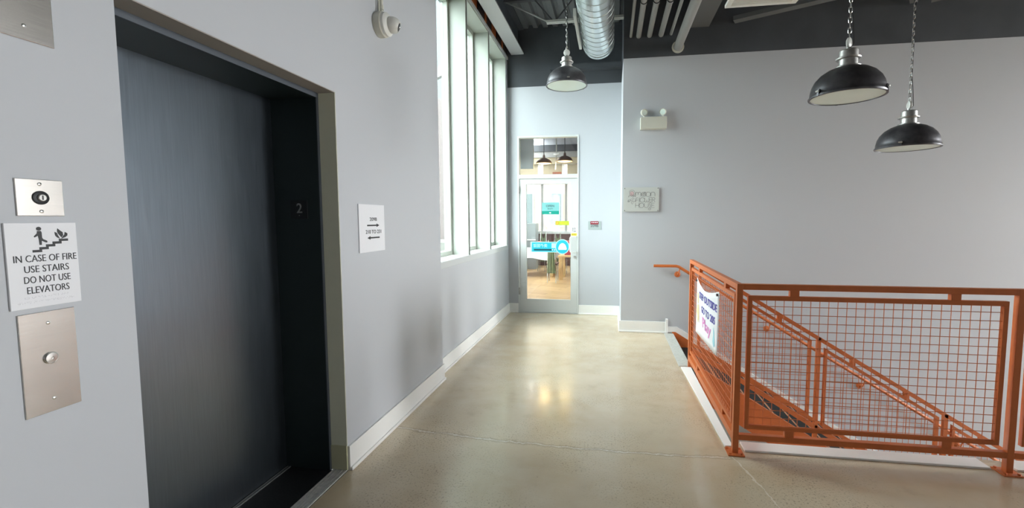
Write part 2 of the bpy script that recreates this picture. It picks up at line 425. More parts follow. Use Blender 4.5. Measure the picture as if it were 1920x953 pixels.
# roof deck with folded ribs
ceil = struct(MB().box(-2.3, 11.2, -5.2, 7.05, HZ + .045, HZ + .12).build('ceiling', 'deck'), 'dark corrugated steel roof deck')
rib = MB(); P = [(-.055, 0), (-.035, -.045), (.035, -.045), (.055, 0)]
fr = Fr((0, 0, HZ + .045), (1, 0, 0), (0, 0, 1)); rib.poly(fr, P, -7.0, 5.2)
r0 = None
for i in range(82):
    x = -1.62 + i * .152
    if r0 is None: r0 = rib.build('rib', 'deck', ceil); o = r0
    else:
        o = r0.copy(); col.objects.link(o)
    o.location = (x, 0, 0)

# baseboards
def board(name, p0, p1, n, h=.145, t=.014, shoe=True, m='white', lab=None):
    """baseboard from p0 to p1 on the floor line, standing off along n"""
    p0, p1, n = Vector((*p0, 0)), Vector((*p1, 0)), Vector((*n, 0))
    b = MB(); c = n * (t / 2)
    b.bar(p0 + c + Vector((0, 0, h / 2)), p1 + c + Vector((0, 0, h / 2)), n * t, (0, 0, h))
    o = struct(b.build(name, m, bevel=.003), lab)
    if shoe:
        c2 = n * (t + .007)
        MB().bar(p0 + c2 + Vector((0, 0, .011)), p1 + c2 + Vector((0, 0, .011)), n * .014, (0, 0, .022)).build('shoe_moulding', m, o, bevel=.004)
    return o
board('baseboard_left', (-1.54, E1), (-1.54, 3.893), (1, 0), .150)
board('baseboard_near', (-1.54, -5), (-1.54, E0), (1, 0), .150)
board('baseboard_window', (-1.613, 3.893), (-1.613, 6.926), (1, 0), .150)
board('baseboard_back_left', (-1.598, 6.926), (-1.458, 6.926), (0, -1), .150)
board('baseboard_back_right', (-.494, 6.926), (.136, 6.926), (0, -1), .150)
board('baseboard_corner', (.136, 6.92), (.136, 5.93), (-1, 0), .150)
b_r = board('baseboard_right', (.112, 5.93), (.712, 5.93), (0, -1), .150)
MB().box(.712, .742, 5.905, 5.93, 0, .192).build('end_block', 'white', b_r, bevel=.004)
# sloping skirt board on the wall beside the stairs
SL = -.611                                     # slope of the flight
def L(x): return .794 + SL * (x - 1.282)       # top edge of the stair railing's top rail
sk = MB(); fr = WR(0, 0, 5.93)
sk.poly(fr, [(.742, .02), (.742, .088), (.86, .088), (6.9, .088 + SL * (6.9 - .86)), (6.9, .02 + SL * (6.9 - .84)), (.84, .02)], 0, .014)
struct(sk.build('trim_1', 'white'), 'white sloping skirt board along the stair wall')

# ---------------------------------------------------------------- lift doorway
lift = struct(bpy.data.objects.new('door_2', None), 'dark slate lift door recessed in a black metal frame'); col.objects.link(lift)
lift.location = (-1.8, 1.79, 0)
lift['category'] = 'lift door'
MB().box(-1.96, -1.93, E0 - .05, E1 + .05, .012, 2.24).build('door_panel', 'door_metal', lift)
MB().box(-1.96, -1.648, E1 - .022, E1 + .05, 0, 2.183).build('jamb', 'frame_metal', lift)
MB().box(-1.96, -1.648, E0 - .05, E0 + .022, 0, 2.183).build('jamb', 'frame_metal', lift)
MB().box(-1.96, -1.648, E0 - .05, E1 + .05, 2.183, 2.26).build('frame_header', 'frame_metal', lift)
m_edge = mat('slate_frame_edge', (.10, .115, .135), .45, .3)
MB().box(-1.648, -1.643, E1 - .022, E1 - .004, 0, 2.183).build('frame_edge', m_edge, lift)
MB().box(-1.648, -1.643, E0, E1 - .004, 2.183, 2.209).build('frame_edge', m_edge, lift)
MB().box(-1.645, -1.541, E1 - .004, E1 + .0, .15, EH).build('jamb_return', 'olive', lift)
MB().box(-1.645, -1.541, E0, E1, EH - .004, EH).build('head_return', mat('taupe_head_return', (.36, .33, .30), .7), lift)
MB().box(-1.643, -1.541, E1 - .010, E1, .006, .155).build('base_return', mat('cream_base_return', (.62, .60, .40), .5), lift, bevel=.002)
MB().box(-2.0, -1.635, E0, E1 - .022, -.06, .006).build('sill', 'granite', lift)
for k in range(2):
    MB().box(-1.928 + k * .016, -1.919 + k * .016, E0, E1 - .022, .006, .009).build('sill_track', 'alu', lift)
MB().box(-1.635, -1.541, E0, E1, -.06, .001).build('threshold_bed', 'groove', lift)
for k in range(5):
    MB().box(-1.633 + k * .0186, -1.6195 + k * .0186, E0, E1, .001, .006).build('threshold_bar', 'alumatte', lift)
# shaft behind the opening
struct(MB().box(-2.2, -1.962, E0 - .3, E1 + .3, -.3, 2.6).build('wall_shaft', 'black'))
struct(MB().box(-2.2, -1.62, E0 - .3, E1 + .3, -.3, -.062).build('floor_shaft', 'black'))

# ---------------------------------------------------------------- tall window
win = struct(bpy.data.objects.new('window_1', None), 'tall cream framed window of three bays in the left wall'); col.objects.link(win)
win.location = (-1.7, 5.38, 1.05)
GX = -1.85
MB().box(-1.873, -1.600, 3.93, 6.84, 1.019, 1.086).build('window_sill', 'sillpanel', win, bevel=.003)
MB().box(-1.873, -1.614, 3.93, 6.83, 1.086, 1.090).build('sill_top', 'white', win)
for y in (4.925, 5.845):
    MB().box(-1.805, -1.611, y - .018, y + .018, 1.088, 3.93).build('mullion_fin', 'cream', win, bevel=.002)
    MB().box(-1.609, -1.605, y + .006, y + .020, 1.019, 3.97).build('joint_strip', 'greyink', win)
MB().box(-1.805, -1.611, 6.795, 6.83, 1.088, 3.93).build('jamb_liner', 'cream', win)
MB().box(-1.805, -1.611, 3.93, 3.96, 1.088, 3.93).build('jamb_liner', 'cream', win)
MB().box(-1.873, -1.611, 3.93, 6.83, 3.93, 3.95).build('head_liner', 'cream', win)
ys = [3.95, 4.925, 5.845, 6.81]
for i in range(3):
    a, b = ys[i] + .012, ys[i + 1] - .012
    fo = slab('sash_frame', 'cream', WL(0, 0, -1.805), (a, b), (1.088, 3.93), .075, [(a + .05, b - .05, 1.14, 3.88)], win)
    MB().box(GX - .004, GX + .002, a + .05, b - .05, 1.14, 3.88).build('pane', 'glass', win)
struct(MB().box(-1.86, -1.598, 3.88, 6.926, 3.95, 3.99).build('trim_2', 'beamgrey'), 'grey header strip over the tall window')
struct(MB().box(-1.90, -1.80, 3.80, 6.93, 3.99, 4.5).build('wall_head', 'charcoal'))
struct(MB().box(-2.3, -1.9, -5, 6.93, 4.40, 4.5).build('ceiling_edge', 'deck'))

# ---------------------------------------------------------------- glazed door
door = struct(bpy.data.objects.new('door_1', None), 'pale grey glazed door with a transom light'); col.objects.link(door)
door.location = (-.976, 6.926, 0); DX0, DX1 = -1.456, -.496
fr = WR(0, 0, 6.914)
slab('door_frame', 'doorpaint', fr, (DX0, DX1), (0, 2.783), .11, [(DX0 + .024, DX1 - .024, -.01, 2.125), (DX0 + .024, DX1 - .024, 2.188, 2.755)], door, bevel=.003)
leaf = slab('door_leaf', 'doorpaint', WR(0, 0, 6.93), (-1.430, -.522), (.012, 2.12), .045, [(-1.322, -.622, .222, 2.04)], door, bevel=.003)
MB().box(-1.322, -.622, 6.948, 6.954, .222, 2.04).build('pane', 'doorglass', leaf)
MB().box(-1.432, -.520, 6.955, 6.960, 2.188, 2.755).build('transom_pane', 'doorglass', door)
MB().box(DX0, DX1, 6.90, 7.05, 0, .010).build('threshold', 'alu', door)
for z in (.35, 1.95):
    MB().cyl((-1.437, 6.910, z - .055), (-1.437, 6.910, z + .055), .011, n=12).build('hinge', 'galv', door, smooth=True)
hp = [(-.530, 6.928, 1.222), (-.530, 6.885, 1.222)] + [(-.60 - .028 * math.sin(math.radians(a)), 6.882, 1.222 - .028 + .028 * math.cos(math.radians(a))) for a in (0, 30, 60, 90)] \
   + [(-.60 - .028 * math.cos(math.radians(a)), 6.882, 1.0 - .028 * math.sin(math.radians(a)) + .006) for a in (0, 30, 60, 90)] + [(-.530, 6.885, .978), (-.530, 6.928, .978)]
MB().tube(hp, .0095, 10).build('pull_handle', 'plastic', leaf, smooth=True)
MB().cyl((-.556, 6.93, .902), (-.556, 6.912, .902), .022, n=20).build('lock_cylinder', 'alu', leaf, smooth=True)

# ================================================================== STEEL OVERHEAD
def beam_y(name, label, x0, x1, z0, y0, y1, depth=.30, fl='beamgrey', web='charcoal'):
    o = thing(name, label, 'beam', ((x0 + x1) / 2, y1, z0))
    MB().box(x0, x1, y0, y1, z0, z0 + .02).build('bottom_flange', fl, o)
    c = (x0 + x1) / 2
    MB().box(c - .012, c + .012, y0, y1, z0 + .02, z0 + depth - .02).build('web', web, o)
    MB().box(x0, x1, y0, y1, z0 + depth - .02, z0 + depth).build('top_flange', web, o)
    return o
beam_y('steel_beam', 'light grey steel beam running above the tall window', -1.545, -1.350, 4.02, -5.0, 6.92, .38)
beam_y('steel_beam', 'grey steel beam beside the thick pipe over the hall', .95, 1.17, 3.86, -5.0, 5.93, .54, 'deck')
# orange steel visible between the window header and the beam
og = tag(MB().box(-1.70, -1.625, 3.9, 6.92, 3.995, 4.40).build('orange_channel', 'orange'), 'orange painted steel channel above the window header', 'steel channel')
for i, (y0, y1) in enumerate(((4.30, 4.92), (5.40, 6.02), (6.30, 6.88))):
    t = thing('bolted_bracket', ['dark brown bolted steel bracket nearest the lift, over the window',
                                 'middle dark brown bolted bracket on the orange channel',
                                 'dark brown bolted bracket nearest the end wall'][i], 'bracket', (-1.62, y0, 4.0), 'brackets on the orange channel')
    MB().box(-1.625, -1.612, y0, y1, 4.00, 4.38).build('plate', 'brown', t)
    m_ = (y0 + y1) / 2
    MB().box(-1.612, -1.604, m_ - .03, m_ + .03, 4.0, 4.38).build('stiffener', 'orange', t)
    for yy in (y0 + .10, m_ - .10, m_ + .10, y1 - .10):
        MB().cyl((-1.612, yy, 4.08), (-1.600, yy, 4.08), .014, n=6).build('bolt', 'chrome', t)

# open-web joist in front of the end wall
j = thing('bar_joist', 'open web steel joist crossing below the roof deck', 'joist', (-.4, 6.0, 4.08))
for dy in (-.022, .022):
    MB().box(-.862, .136, 6.0 + dy - .014, 6.0 + dy + .014, 4.06, 4.09).build('bottom_chord', 'joist', j)
MB().box(-1.5, .136, 5.97, 6.03, 4.362, 4.395).build('top_chord', 'rod', j)
pts = [(-1.40, 4.37), (-.85, 4.09)]
MB().cyl((-1.42, 6.0, 4.375), (-.85, 6.0, 4.085), .011, n=8).build('end_web', 'pipe', j)
k = 0
for xa, za, xb, zb in ((-.78, 4.09, -1.02, 4.37), (-.74, 4.09, -.50, 4.37), (-.22, 4.09, -.48, 4.37), (-.18, 4.09, .08, 4.37)):
    MB().cyl((xa, 6.0, za), (xb, 6.0, zb), .009, n=8).build('web_rod', 'rod', j)

# spiral duct
dc = thing('spiral_duct', 'round galvanised spiral duct hanging over the corridor', 'duct', (-.18, 3.0, 3.52))
R = .1925; cx, cz = -.180, 3.715
MB().lathe([(R - .004, 0), (R, 0), (R, 10.8), (R - .004, 10.8), (R - .004, 0.02)], (cx, -4.95, cz), (0, 1, 0), 48).build('duct_shell', 'duct', dc, smooth=True)
MB().lathe([(R, 10.76), (R + .007, 10.76), (R + .007, 10.81), (R - .02, 10.81), (.0, 10.80)], (cx, -4.95, cz), (0, 1, 0), 48).build('end_cap', 'duct', dc, smooth=True)
sp = []; nturn = 82; pitch = .13
for i in range(nturn * 20 + 1):
    a = 2 * math.pi * i / 20; sp.append((cx + (R + .001) * math.cos(a), -4.9 + pitch * i / 20, cz + (R + .001) * math.sin(a)))
MB().tube(sp, .004, 5).build('spiral_seam', 'seam', dc, smooth=True)
for y in (1.5, 4.6):
    MB().cyl((cx, y, cz + R), (cx, y, 4.44), .006, n=8).build('hanger_rod', 'rod', dc)
tag(MB().box(-.412, -.380, 4.80, 5.74, 3.605, 3.685).build('conduit_box', 'joist', bevel=.004), 'slim pale metal raceway fixed along the duct side', 'raceway')

# pipes running out of the wall over the hall
def pipe(x, z, r, label, collar=False, y0=-4.9):
    o = thing('pipe', label, 'pipe', (x, 5.9, z), 'grey pipes over the hall')
    MB().cyl((x, y0, z), (x, 5.935, z), r, n=16).build('pipe_run', 'pipe', o, smooth=True)
    if collar:
        MB().cyl((x, 5.0, z), (x, 5.012, z), r + .006, n=16).build('band', 'black', o, smooth=True)
        MB().cyl((x, 5.012, z), (x, 5.07, z), r + .003, n=16).build('coupling', 'pipe', o, smooth=True)
    return o
pipe(.226, 3.80, .018, 'thin grey conduit closest to the wall corner')
pipe(.322, 3.80, .032, 'first banded grey pipe beside the thin corner conduit', True)
pipe(.455, 3.80, .032, 'middle of three banded grey pipes over the hall', True)
pipe(.596, 3.80, .032, 'banded grey pipe next to the second thin conduit', True)
pipe(.718, 3.80, .018, 'thin grey conduit next to the thick pipe')
big = pipe(.804, 3.635, .052, 'thick grey pipe entering the dark wall through a ring')
MB().lathe([(.054, 0), (.075, 0), (.075, -.012), (.054, -.012), (.054, 0)], (.804, 5.93, 3.635), (0, 1, 0), 20).build('escutcheon_ring', 'offwhite', big, smooth=True)
# horizontal braces by the dark wall
def brace(p0, p1, label, wd=.11):
    d = (Vector(p1) - Vector(p0)).normalized(); s = d.cross(Vector((0, 0, 1))).normalized()
    tag(MB().bar(p0, p1, s * wd, (0, 0, .05)).build('steel_brace', 'deck'), label, 'brace', 'horizontal braces over the stairwell')
brace((1.45, 5.88, 3.90), (3.60, 4.85, 3.90), 'long grey diagonal brace starting at the dark wall beside the vent')
brace((3.40, 5.88, 3.98), (2.90, 5.10, 3.98), 'short grey brace angled left above the rear pendant lamp', .07)
brace((3.58, 5.88, 3.98), (4.50, 5.30, 3.98), 'grey brace angled right above the rear pendant lamp', .07)
# ceiling register
v = thing('ceiling_register', 'white perforated ceiling air register over the stairwell', 'air register', (1.3, 4.1, 3.4))
slab('frame', 'plastic', Fr((0, 0, 3.4), (1, 0, 0), (0, -1, 0)), (1.0, 1.60), (-4.40, -3.80), .03, [(1.045, 1.555, -4.355, -3.845)], v, bevel=.004)
for i in range(26):
    y = 3.855 + i * .0196
    MB().box(1.045, 1.555, y, y + .011, 3.405, 3.412).build('slat', 'plastic', v)
MB().box(1.02, 1.58, 3.82, 4.38, 3.425, 3.80).build('plenum_box', 'black', v)
for x in (1.06, 1.54):
    MB().cyl((x, 4.1, 3.8), (x, 4.1, 4.44), .006, n=8).build('hanger_rod', 'rod', v)

# ================================================================== STAIRS AND RAILINGS
NX, NZ, RUN, RISE = .826, 0.0, .2876, .1757
st = thing('staircase', 'orange steel staircase with black treads going down along the wall', 'staircase', (2.5, 5.2, -1.0))
tread = MB().box(0, RUN + .02, 4.60, 5.905, -.035, 0); riser = MB().box(-.006, .006, 4.60, 5.905, -RISE, -.03)
nose = MB().box(-.012, .004, 4.60, 5.905, -.034, .002)
t0 = r0_ = n0 = None
for i in range(1, 19):
    x, z = NX + RUN * (i - 1), -RISE * i
    if t0 is None:
        t0 = tread.build('tread', 'rubber', st); r0_ = riser.build('riser', 'rubber', st); n0 = nose.build('tread_nosing', 'rubbernose', st); tr = (t0, r0_, n0)
    else:
        tr = []
        for o in (t0, r0_, n0):
            c = o.copy(); col.objects.link(c); tr.append(c)
    tr[0].location = (x, 0, z); tr[1].location = (x, 0, z + RISE); tr[2].location = (x + RUN, 0, z)
fr = WR(0, 0, 4.556)
SB = -1.024                                   # stringer top below the rail line
MB().poly(fr, [(.86, L(.86) + SB), (.86, L(.86) + SB - .33), (6.0, L(6.0) + SB - .33), (6.0, L(6.0) + SB)], -.040, 0).build('stringer', 'orange', st)
MB().poly(WR(0, 0, 5.915), [(.80, .022), (.84, .022), (6.0, .022 + SL * (6.0 - .84)), (6.0, -.33 + SL * (6.0 - .84)), (.84, -.33), (.80, -.33)], -.012, 0).build('stringer', 'orange', st)
# nosing plate at the top of the stairs
ns = thing('landing_nosing', 'ribbed silver metal nosing plate at the head of the stairs', 'stair nosing', (.74, 5.2, 0))
MB().box(.692, .812, 4.585, 5.90, .0005, .005).build('nosing_plate', 'alumatte', ns)
for k in range(7):
    MB().box(.700 + k * .0155, .709 + k * .0155, 4.59, 5.895, .005, .0075).build('rib', 'alumatte', ns)
MB().box(.806, .812, 4.585, 5.90, -.05, .0005).build('nosing_lip', 'orange', ns)

T = .036                                       # rail and post section
def wires(fr, x0, x1, lo, hi, pitch, name, parent, xs=None, z_off=0.0):
    """square wire mesh between lo(x) and hi(x)"""
    b = MB(); r = .0021
    x = x0 + pitch * .8
    while x < x1:
        b.cyl(fr.p(x, lo(x)), fr.p(x, hi(x)), r, n=6, caps=False); x += pitch
    zmin = min(lo(x0), lo(x1)); zmax = max(hi(x0), hi(x1)); z = zmax - pitch * .9
    n = 400
    while z > zmin:
        good = [x0 + (x1 - x0) * i / n for i in range(n + 1) if lo(x0 + (x1 - x0) * i / n) <= z <= hi(x0 + (x1 - x0) * i / n)]
        if len(good) > 1: b.cyl(fr.p(good[0], z, .004), fr.p(good[-1], z, .004), r, n=6, caps=False)
        z -= pitch
    return stuff(b.build(name, 'orange', parent, smooth=True))
gr = thing('guardrail', 'orange steel guardrail with wire mesh around the stair opening', 'railing', (.79, 2.91, 0))
X0, Y0, Y1, X1 = .777, 2.892, 4.588, 2.300
def post(x, y, z0=0.006, z1=1.094): return MB().box(x, x + T, y, y + T, z0, z1).build('post', 'orange', gr, bevel=.002)
def base(x, y, s=.100):
    b = MB().box(x + T / 2 - s / 2, x + T / 2 + s / 2, y + T / 2 - s / 2 + .0, y + T / 2 + s / 2, .0, .008).build('base_plate', 'orange', gr, bevel=.001)
    for sx in (-1, 1):
        for sy in (-1, 1):
            MB().cyl((x + T / 2 + sx * .036, y + T / 2 + sy * .036, .008), (x + T / 2 + sx * .036, y + T / 2 + sy * .036, .017), .008, n=6).build('bolt', 'orange', b)
post(X0, Y0); base(X0, Y0); post(X1, Y0); base(X1, Y0); post(X0, Y1 - T, -.15)
X2 = 4.9
post(X2, Y0); base(X2, Y0)
for xa, xb in ((X0 + T, X1), (X1 + T, X2)):
    MB().box(xa, xb, Y0, Y0 + T, 1.058, 1.094).build('top_rail', 'orange', gr, bevel=.002)
    MB().box(xa, xb, Y0, Y0 + T, .094, .130).build('bottom_rail', 'orange', gr, bevel=.002)
MB().box(X0, X0 + T, Y0 + T, Y1 - T, 1.058, 1.094).build('top_rail', 'orange', gr, bevel=.002)
MB().box(X0, X0 + T, Y0 + T, Y1 - T, .080, .130).build('bottom_rail', 'orange', gr, bevel=.002)
def panel(fr, a0, a1, z0, z1, spac):
    """inner mesh frame with spacers; fr lies on the frame's centre plane"""
    p = slab('mesh_frame', 'orange', fr.at(0, 0, .013), (a0, a1), (z0, z1), .026, [(a0 + .026, a1 - .026, z0 + .024, z1 - .028)], gr, bevel=.0015)
    wires(fr, a0 + .02, a1 - .02, lambda x: z0 + .015, lambda x: z1 - .02, .0508, 'wire_mesh', p)
    for a in spac:
        MB().poly(fr, [(a - .026, z1), (a + .026, z1), (a + .026, 1.058), (a - .026, 1.058)], -.014, .014).build('spacer', 'orange', p)
        MB().poly(fr, [(a - .026, .130), (a + .026, .130), (a + .026, z0), (a - .026, z0)], -.014, .014).build('spacer', 'orange', p)
panel(WR(0, 0, Y0 + T / 2), .845, 2.258, .168, 1.021, (1.112, 1.985))
panel(WR(0, 0, Y0 + T / 2), 2.372, 4.85, .168, 1.021, (2.65, 4.57))
panel(Fr((X0 + T / 2, 0, 0), (0, -1, 0), (0, 0, 1)), -4.515, -2.965, .168, 1.021, (-4.13, -3.215))

# sloping railing down the flight
sr = thing('stair_railing', 'orange mesh railing sloping down along the staircase', 'railing', (.8, 4.57, 0))
YS = 4.570; xe = 5.6
frs = WR(0, 0, YS)
def slope(a0, a1, top, bot, wd, name, parent, d=None):
    return MB().poly(frs, [(a0, L(a0) + bot), (a1, L(a1) + bot), (a1, L(a1) + top), (a0, L(a0) + top)], -wd / 2, wd / 2).build(name, 'orange', parent, bevel=.0015)
slope(.81, xe, 0, -.043, T, 'top_rail', sr)
slope(.81, xe, -.872, -.925, T, 'bottom_rail', sr)
px = [1.965, 3.085, 4.205, 5.325]
for x in px:
    MB().box(x, x + T, YS - T / 2, YS + T / 2, L(x) - 1.20, L(x) - .02).build('post', 'orange', sr, bevel=.002)
edges = [(.862, 1.918), (2.037, 3.048), (3.160, 4.168), (4.280, 5.288)]
for a0, a1 in edges:
    pts = lambda t, b, i: [(a0 + i, L(a0 + i) + b), (a1 - i, L(a1 - i) + b), (a1 - i, L(a1 - i) + t), (a0 + i, L(a0 + i) + t)]
    out = pts(-.076, -.845, 0); inn = pts(-.110, -.808, .026)
    b = MB(); vs = [frs.p(x, z, d) for d in (.013, -.013) for x, z in out + inn]
    fs = []
    for i in range(4):
        k = (i + 1) % 4
        fs += [(i, k, 4 + k, 4 + i), (8 + k, 8 + i, 12 + i, 12 + k), (k, i, 8 + i, 8 + k), (4 + i, 4 + k, 12 + k, 12 + i)]
    p = b.add(vs, fs).build('mesh_frame', 'orange', sr)
    wires(frs, a0 + .02, a1 - .02, lambda x: L(x) - .82, lambda x: L(x) - .10, .0508, 'wire_mesh', p)
    for q in (.25, .72):
        a = a0 + (a1 - a0) * q
        for t, bt in ((-.043, -.076), (-.845, -.872)):
            MB().poly(frs, [(a - .022, L(a - .022) + bt), (a + .022, L(a + .022) + bt), (a + .022, L(a + .022) + t), (a - .022, L(a - .022) + t)], -.013, .013).build('spacer', 'orange', p)
    MB().box(a0 - .045, a0, YS - .008, YS + .008, L(a0) - .17, L(a0) - .15).build('frame_tab', 'orange', p)

# round handrail on the wall with rosette brackets
hr = thing('wall_handrail', 'round orange handrail fixed to the wall beside the stairs', 'handrail', (.8, 5.85, .9))
hx = .845
MB().tube([(.545, 5.852, .893), (hx - .02, 5.852, .893), (hx + .01, 5.852, .885), (5.6, 5.852, .885 + SL * (5.6 - hx))], .0185, 12).build('rail', 'orange', hr, smooth=True)
for k in range(4):
    x = .852 + 1.105 * k; z = .778 + SL * 1.105 * k
    MB().lathe([(.038, 0), (.038, .006), (.026, .014), (0, .016)], (x, 5.93, z), (0, -1, 0), 20).build('rosette', 'orange', hr, smooth=True)
    MB().tube([(x, 5.92, z), (x, 5.86, z + .01), (x + .02, 5.852, z + .085)], .008, 8).build('bracket_arm', 'orange', hr, smooth=True)

# white boards on the floor along the stair opening
def fb(name, pts, lab):
    return tag(MB().poly(Fr((0, 0, 0), (1, 0, 0), (0, 1, 0)), pts, .0005, .013).build(name, 'white', bevel=.002), lab, 'floor board')
fb('floor_edge_board', [(.706, 4.545), (.803, 4.545), (.80, 2.972), (.750, 2.972)], 'white board on the floor beside the railing with the poster')
fb('floor_edge_board', [(.862, 2.930), (2.250, 2.930), (2.250, 3.045), (.862, 3.045)], 'long white board under the front railing')
fb('floor_edge_board', [(2.385, 2.930), (4.85, 2.930), (4.85, 3.045), (2.385, 3.045)], 'white board right of the front railing post')

# poster hung on the side mesh
po = thing('poster', 'white handmade poster with blue and pink lettering on the railing', 'poster', (.77, 3.68, .52))
FP = Fr((.7645, 3.68, .75), (0, -1, 0), (0, 0, 1)); b = MB(); nx, nz = 16, 10; W2, H2 = .405, .232
def ppt(i, k):
    a = -1 + 2 * i / nx; t = k / nz
    top = H2 - .062 * (1 - abs(a) ** 1.6); bot = -H2 + .012 * math.sin(a * 2) - .015
    z = bot + (top - bot) * t
    return FP.p(a * W2, z, bulge(a, t))
def bulge(a, t): return .010 + .006 * (1 - a * a) * t + .004 * math.sin(3 * a + 2 * t)
vs = [ppt(i, k) for k in range(nz + 1) for i in range(nx + 1)]
b.add(vs, [(k * (nx + 1) + i, k * (nx + 1) + i + 1, (k + 1) * (nx + 1) + i + 1, (k + 1) * (nx + 1) + i) for k in range(nz) for i in range(nx)])
sheet = b.build('sheet', 'poster', po, smooth=True)
sm = sheet.modifiers.new('paper', 'SOLIDIFY'); sm.thickness = .0008
FT = FP.at(0, 0, .0215)
text('lettering', 'STEP OUTSIDE', FT, .06, .102, .62, .058, 'p_blue', po, 0, .001, .02)
text('lettering', 'GO TO 205', FT, .09, .000, .47, .058, 'p_blue', po, 0, .001, .02)
text('lettering', 'Play', FT, .06, -.115, .33, .115, 'p_pink', po, 0, .001, .012)
b = MB(); b.disc(FT, -.325, .06, .038, 0, .0008, 20, .05); b.build('drawing', 'p_yellow', po)
b = MB(); b.poly(FT, [(-.37, -.01), (-.29, .01), (-.265, -.06), (-.27, -.15), (-.30, -.12), (-.335, -.165), (-.35, -.10), (-.385, -.07)], 0, .0008); b.build('drawing', 'p_yellow', po)
b = MB(); b.poly(FT, [(.285, -.055), (.315, -.075), (.33, -.13), (.345, -.18), (.31, -.195), (.28, -.16), (.295, -.11)], 0, .0008); b.build('drawing', 'p_cyan', po)
for o in list(po.children):                    # lay the print on the curved sheet
    if o is sheet: continue
    for vtx in o.data.vertices:
        q_ = vtx.co - FP.o; a, z = q_.dot(FP.u), q_.dot(FP.v); lift_ = q_.dot(FP.n) - .0215
        aa = max(-1, min(1, a / W2)); top = H2 - .062 * (1 - abs(aa) ** 1.6); bot = -H2 + .012 * math.sin(aa * 2) - .015
        vtx.co = FP.p(a, z, bulge(aa, (z - bot) / (top - bot)) + .0016 + lift_)
for s in (-1, 1):
    MB().disc(FP, s * .385, .205, .010, .010, .020, 10).build('tie', 'graphite', po)

# ================================================================== PENDANT LAMPS
def pendant(loc, label, nlinks, yaw):
    o = thing('pendant_lamp', label, 'pendant lamp', (0, 0, 0), 'dark dome pendant lamps')
    prof = [(.224, .0), (.232, .002), (.234, .014), (.229, .020), (.228, .045), (.219, .085), (.201, .122), (.170, .158), (.128, .186), (.085, .202), (.070, .207), (.066, .200), (.12, .178), (.16, .150), (.195, .105), (.216, .05), (.222, .01), (.224, .0)]
    MB().lathe(prof, n=48).build('shade', 'graphite', o, smooth=True)
    MB().lathe([(.226, .003), (.237, .001), (.239, .008), (.233, .012)], n=48).build('rim_ring', 'graphite', o, smooth=True)
    MB().lathe([(0, -.002), (.15, .000), (.222, .004), (.222, .009), (0, .009)], n=48).build('diffuser', 'frost', o, smooth=True)
    MB().lathe([(.074, .202), (.078, .212), (.058, .216), (.057, .258), (.074, .262), (.077, .270), (.060, .276), (.058, .318), (.050, .326), (0, .326)], n=32).build('socket_cap', 'galv', o, smooth=True)
    MB().cyl((0, 0, .325), (0, 0, .345), .014, n=12).build('stem', 'chrome', o)
    MB().lathe([(0, -.013), (.026, -.013), (.036, -.007), (.036, .007), (.026, .013), (0, .013)], (0, 0, .375), (math.sin(yaw), -math.cos(yaw), 0), 24).build('pulley_disc', 'plastic', o, smooth=True)
    for k in range(3):
        a = yaw + .5 + 2 * math.pi * k / 3; c, s = math.cos(a), math.sin(a)
        b = MB(); b.bar((c * .236, s * .236, .0), (c * .232, s * .232, .045), (-s * .016, c * .016, 0), (c * .010, s * .010, 0)); lt = b.build('latch', 'graphite', o)
        MB().cyl((c * .240 - s * .014, s * .240 + c * .014, .032), (c * .240 + s * .014, s * .240 - c * .014, .032), .007, n=8).build('latch_pin', 'galv', lt)
    lp = [(.0085 * math.cos(t) , 0, .0115 * math.sin(t) + (.010 if math.sin(t) >= 0 else -.010)) for t in [2 * math.pi * i / 12 for i in range(12)]]
    link = MB().tube(lp, .0032, 6, closed=True); l0 = None
    for k in range(nlinks):
        if l0 is None: l0 = link.build('chain_link', 'chrome', o, smooth=True); c = l0
        else: c = l0.copy(); col.objects.link(c)
        c.location = (0, 0, .425 + k * .035); c.rotation_euler = (0, 0, yaw + (math.pi / 2 if k % 2 else 0) + .4)
    topz = .425 + nlinks * .035
    MB().tube([(.012, .0, .345), (.034, .005, .37), (.024, .004, .50), (.008, 0, .62), (.006, 0, topz)], .0032, 6).build('cord', 'ink', o, smooth=True)
    MB().cyl((0, 0, topz - .02), (0, 0, topz + .02), .05, n=20).build('ceiling_cup', 'galv', o, smooth=True)
    o.location = loc
    return o
for loc, lab, yaw in (((-.520, 5.233, 3.020), 'dark dome pendant lamp over the corridor below the duct', .2),
                      ((1.637, 3.512, 2.350), 'larger looking dark dome pendant lamp over the stairwell, left of the two', .9),
                      ((2.567, 4.420, 2.108), 'smaller looking, lower dark dome pendant lamp near the big wall', 1.4)):
    pendant(loc, lab, int((HZ - .01 - loc[2] - .425) / .035), yaw)

# ================================================================== LEFT WALL FITTINGS
def screw(fr, a, b, parent, d, r=.0045):
    MB().lathe([(r, 0), (r, .0012), (r * .5, .0022), (0, .0022)], fr.p(a, b, d), fr.n, 12).build('screw', 'chrome', parent, smooth=True)
# large steel panel at the top left
sp_ = thing('lift_indicator', 'large brushed steel panel at the top of the wall by the lift', 'indicator', (-1.54, .82, 1.97)); fr = WL(.81, 2.10)
MB().rect(fr, -.25, .248, -.125, .40, 0, .004).build('plate', 'steel', sp_, bevel=.0015)
screw(fr, .184, -.088, sp_, .004); screw(fr, -.184, -.088, sp_, .004)
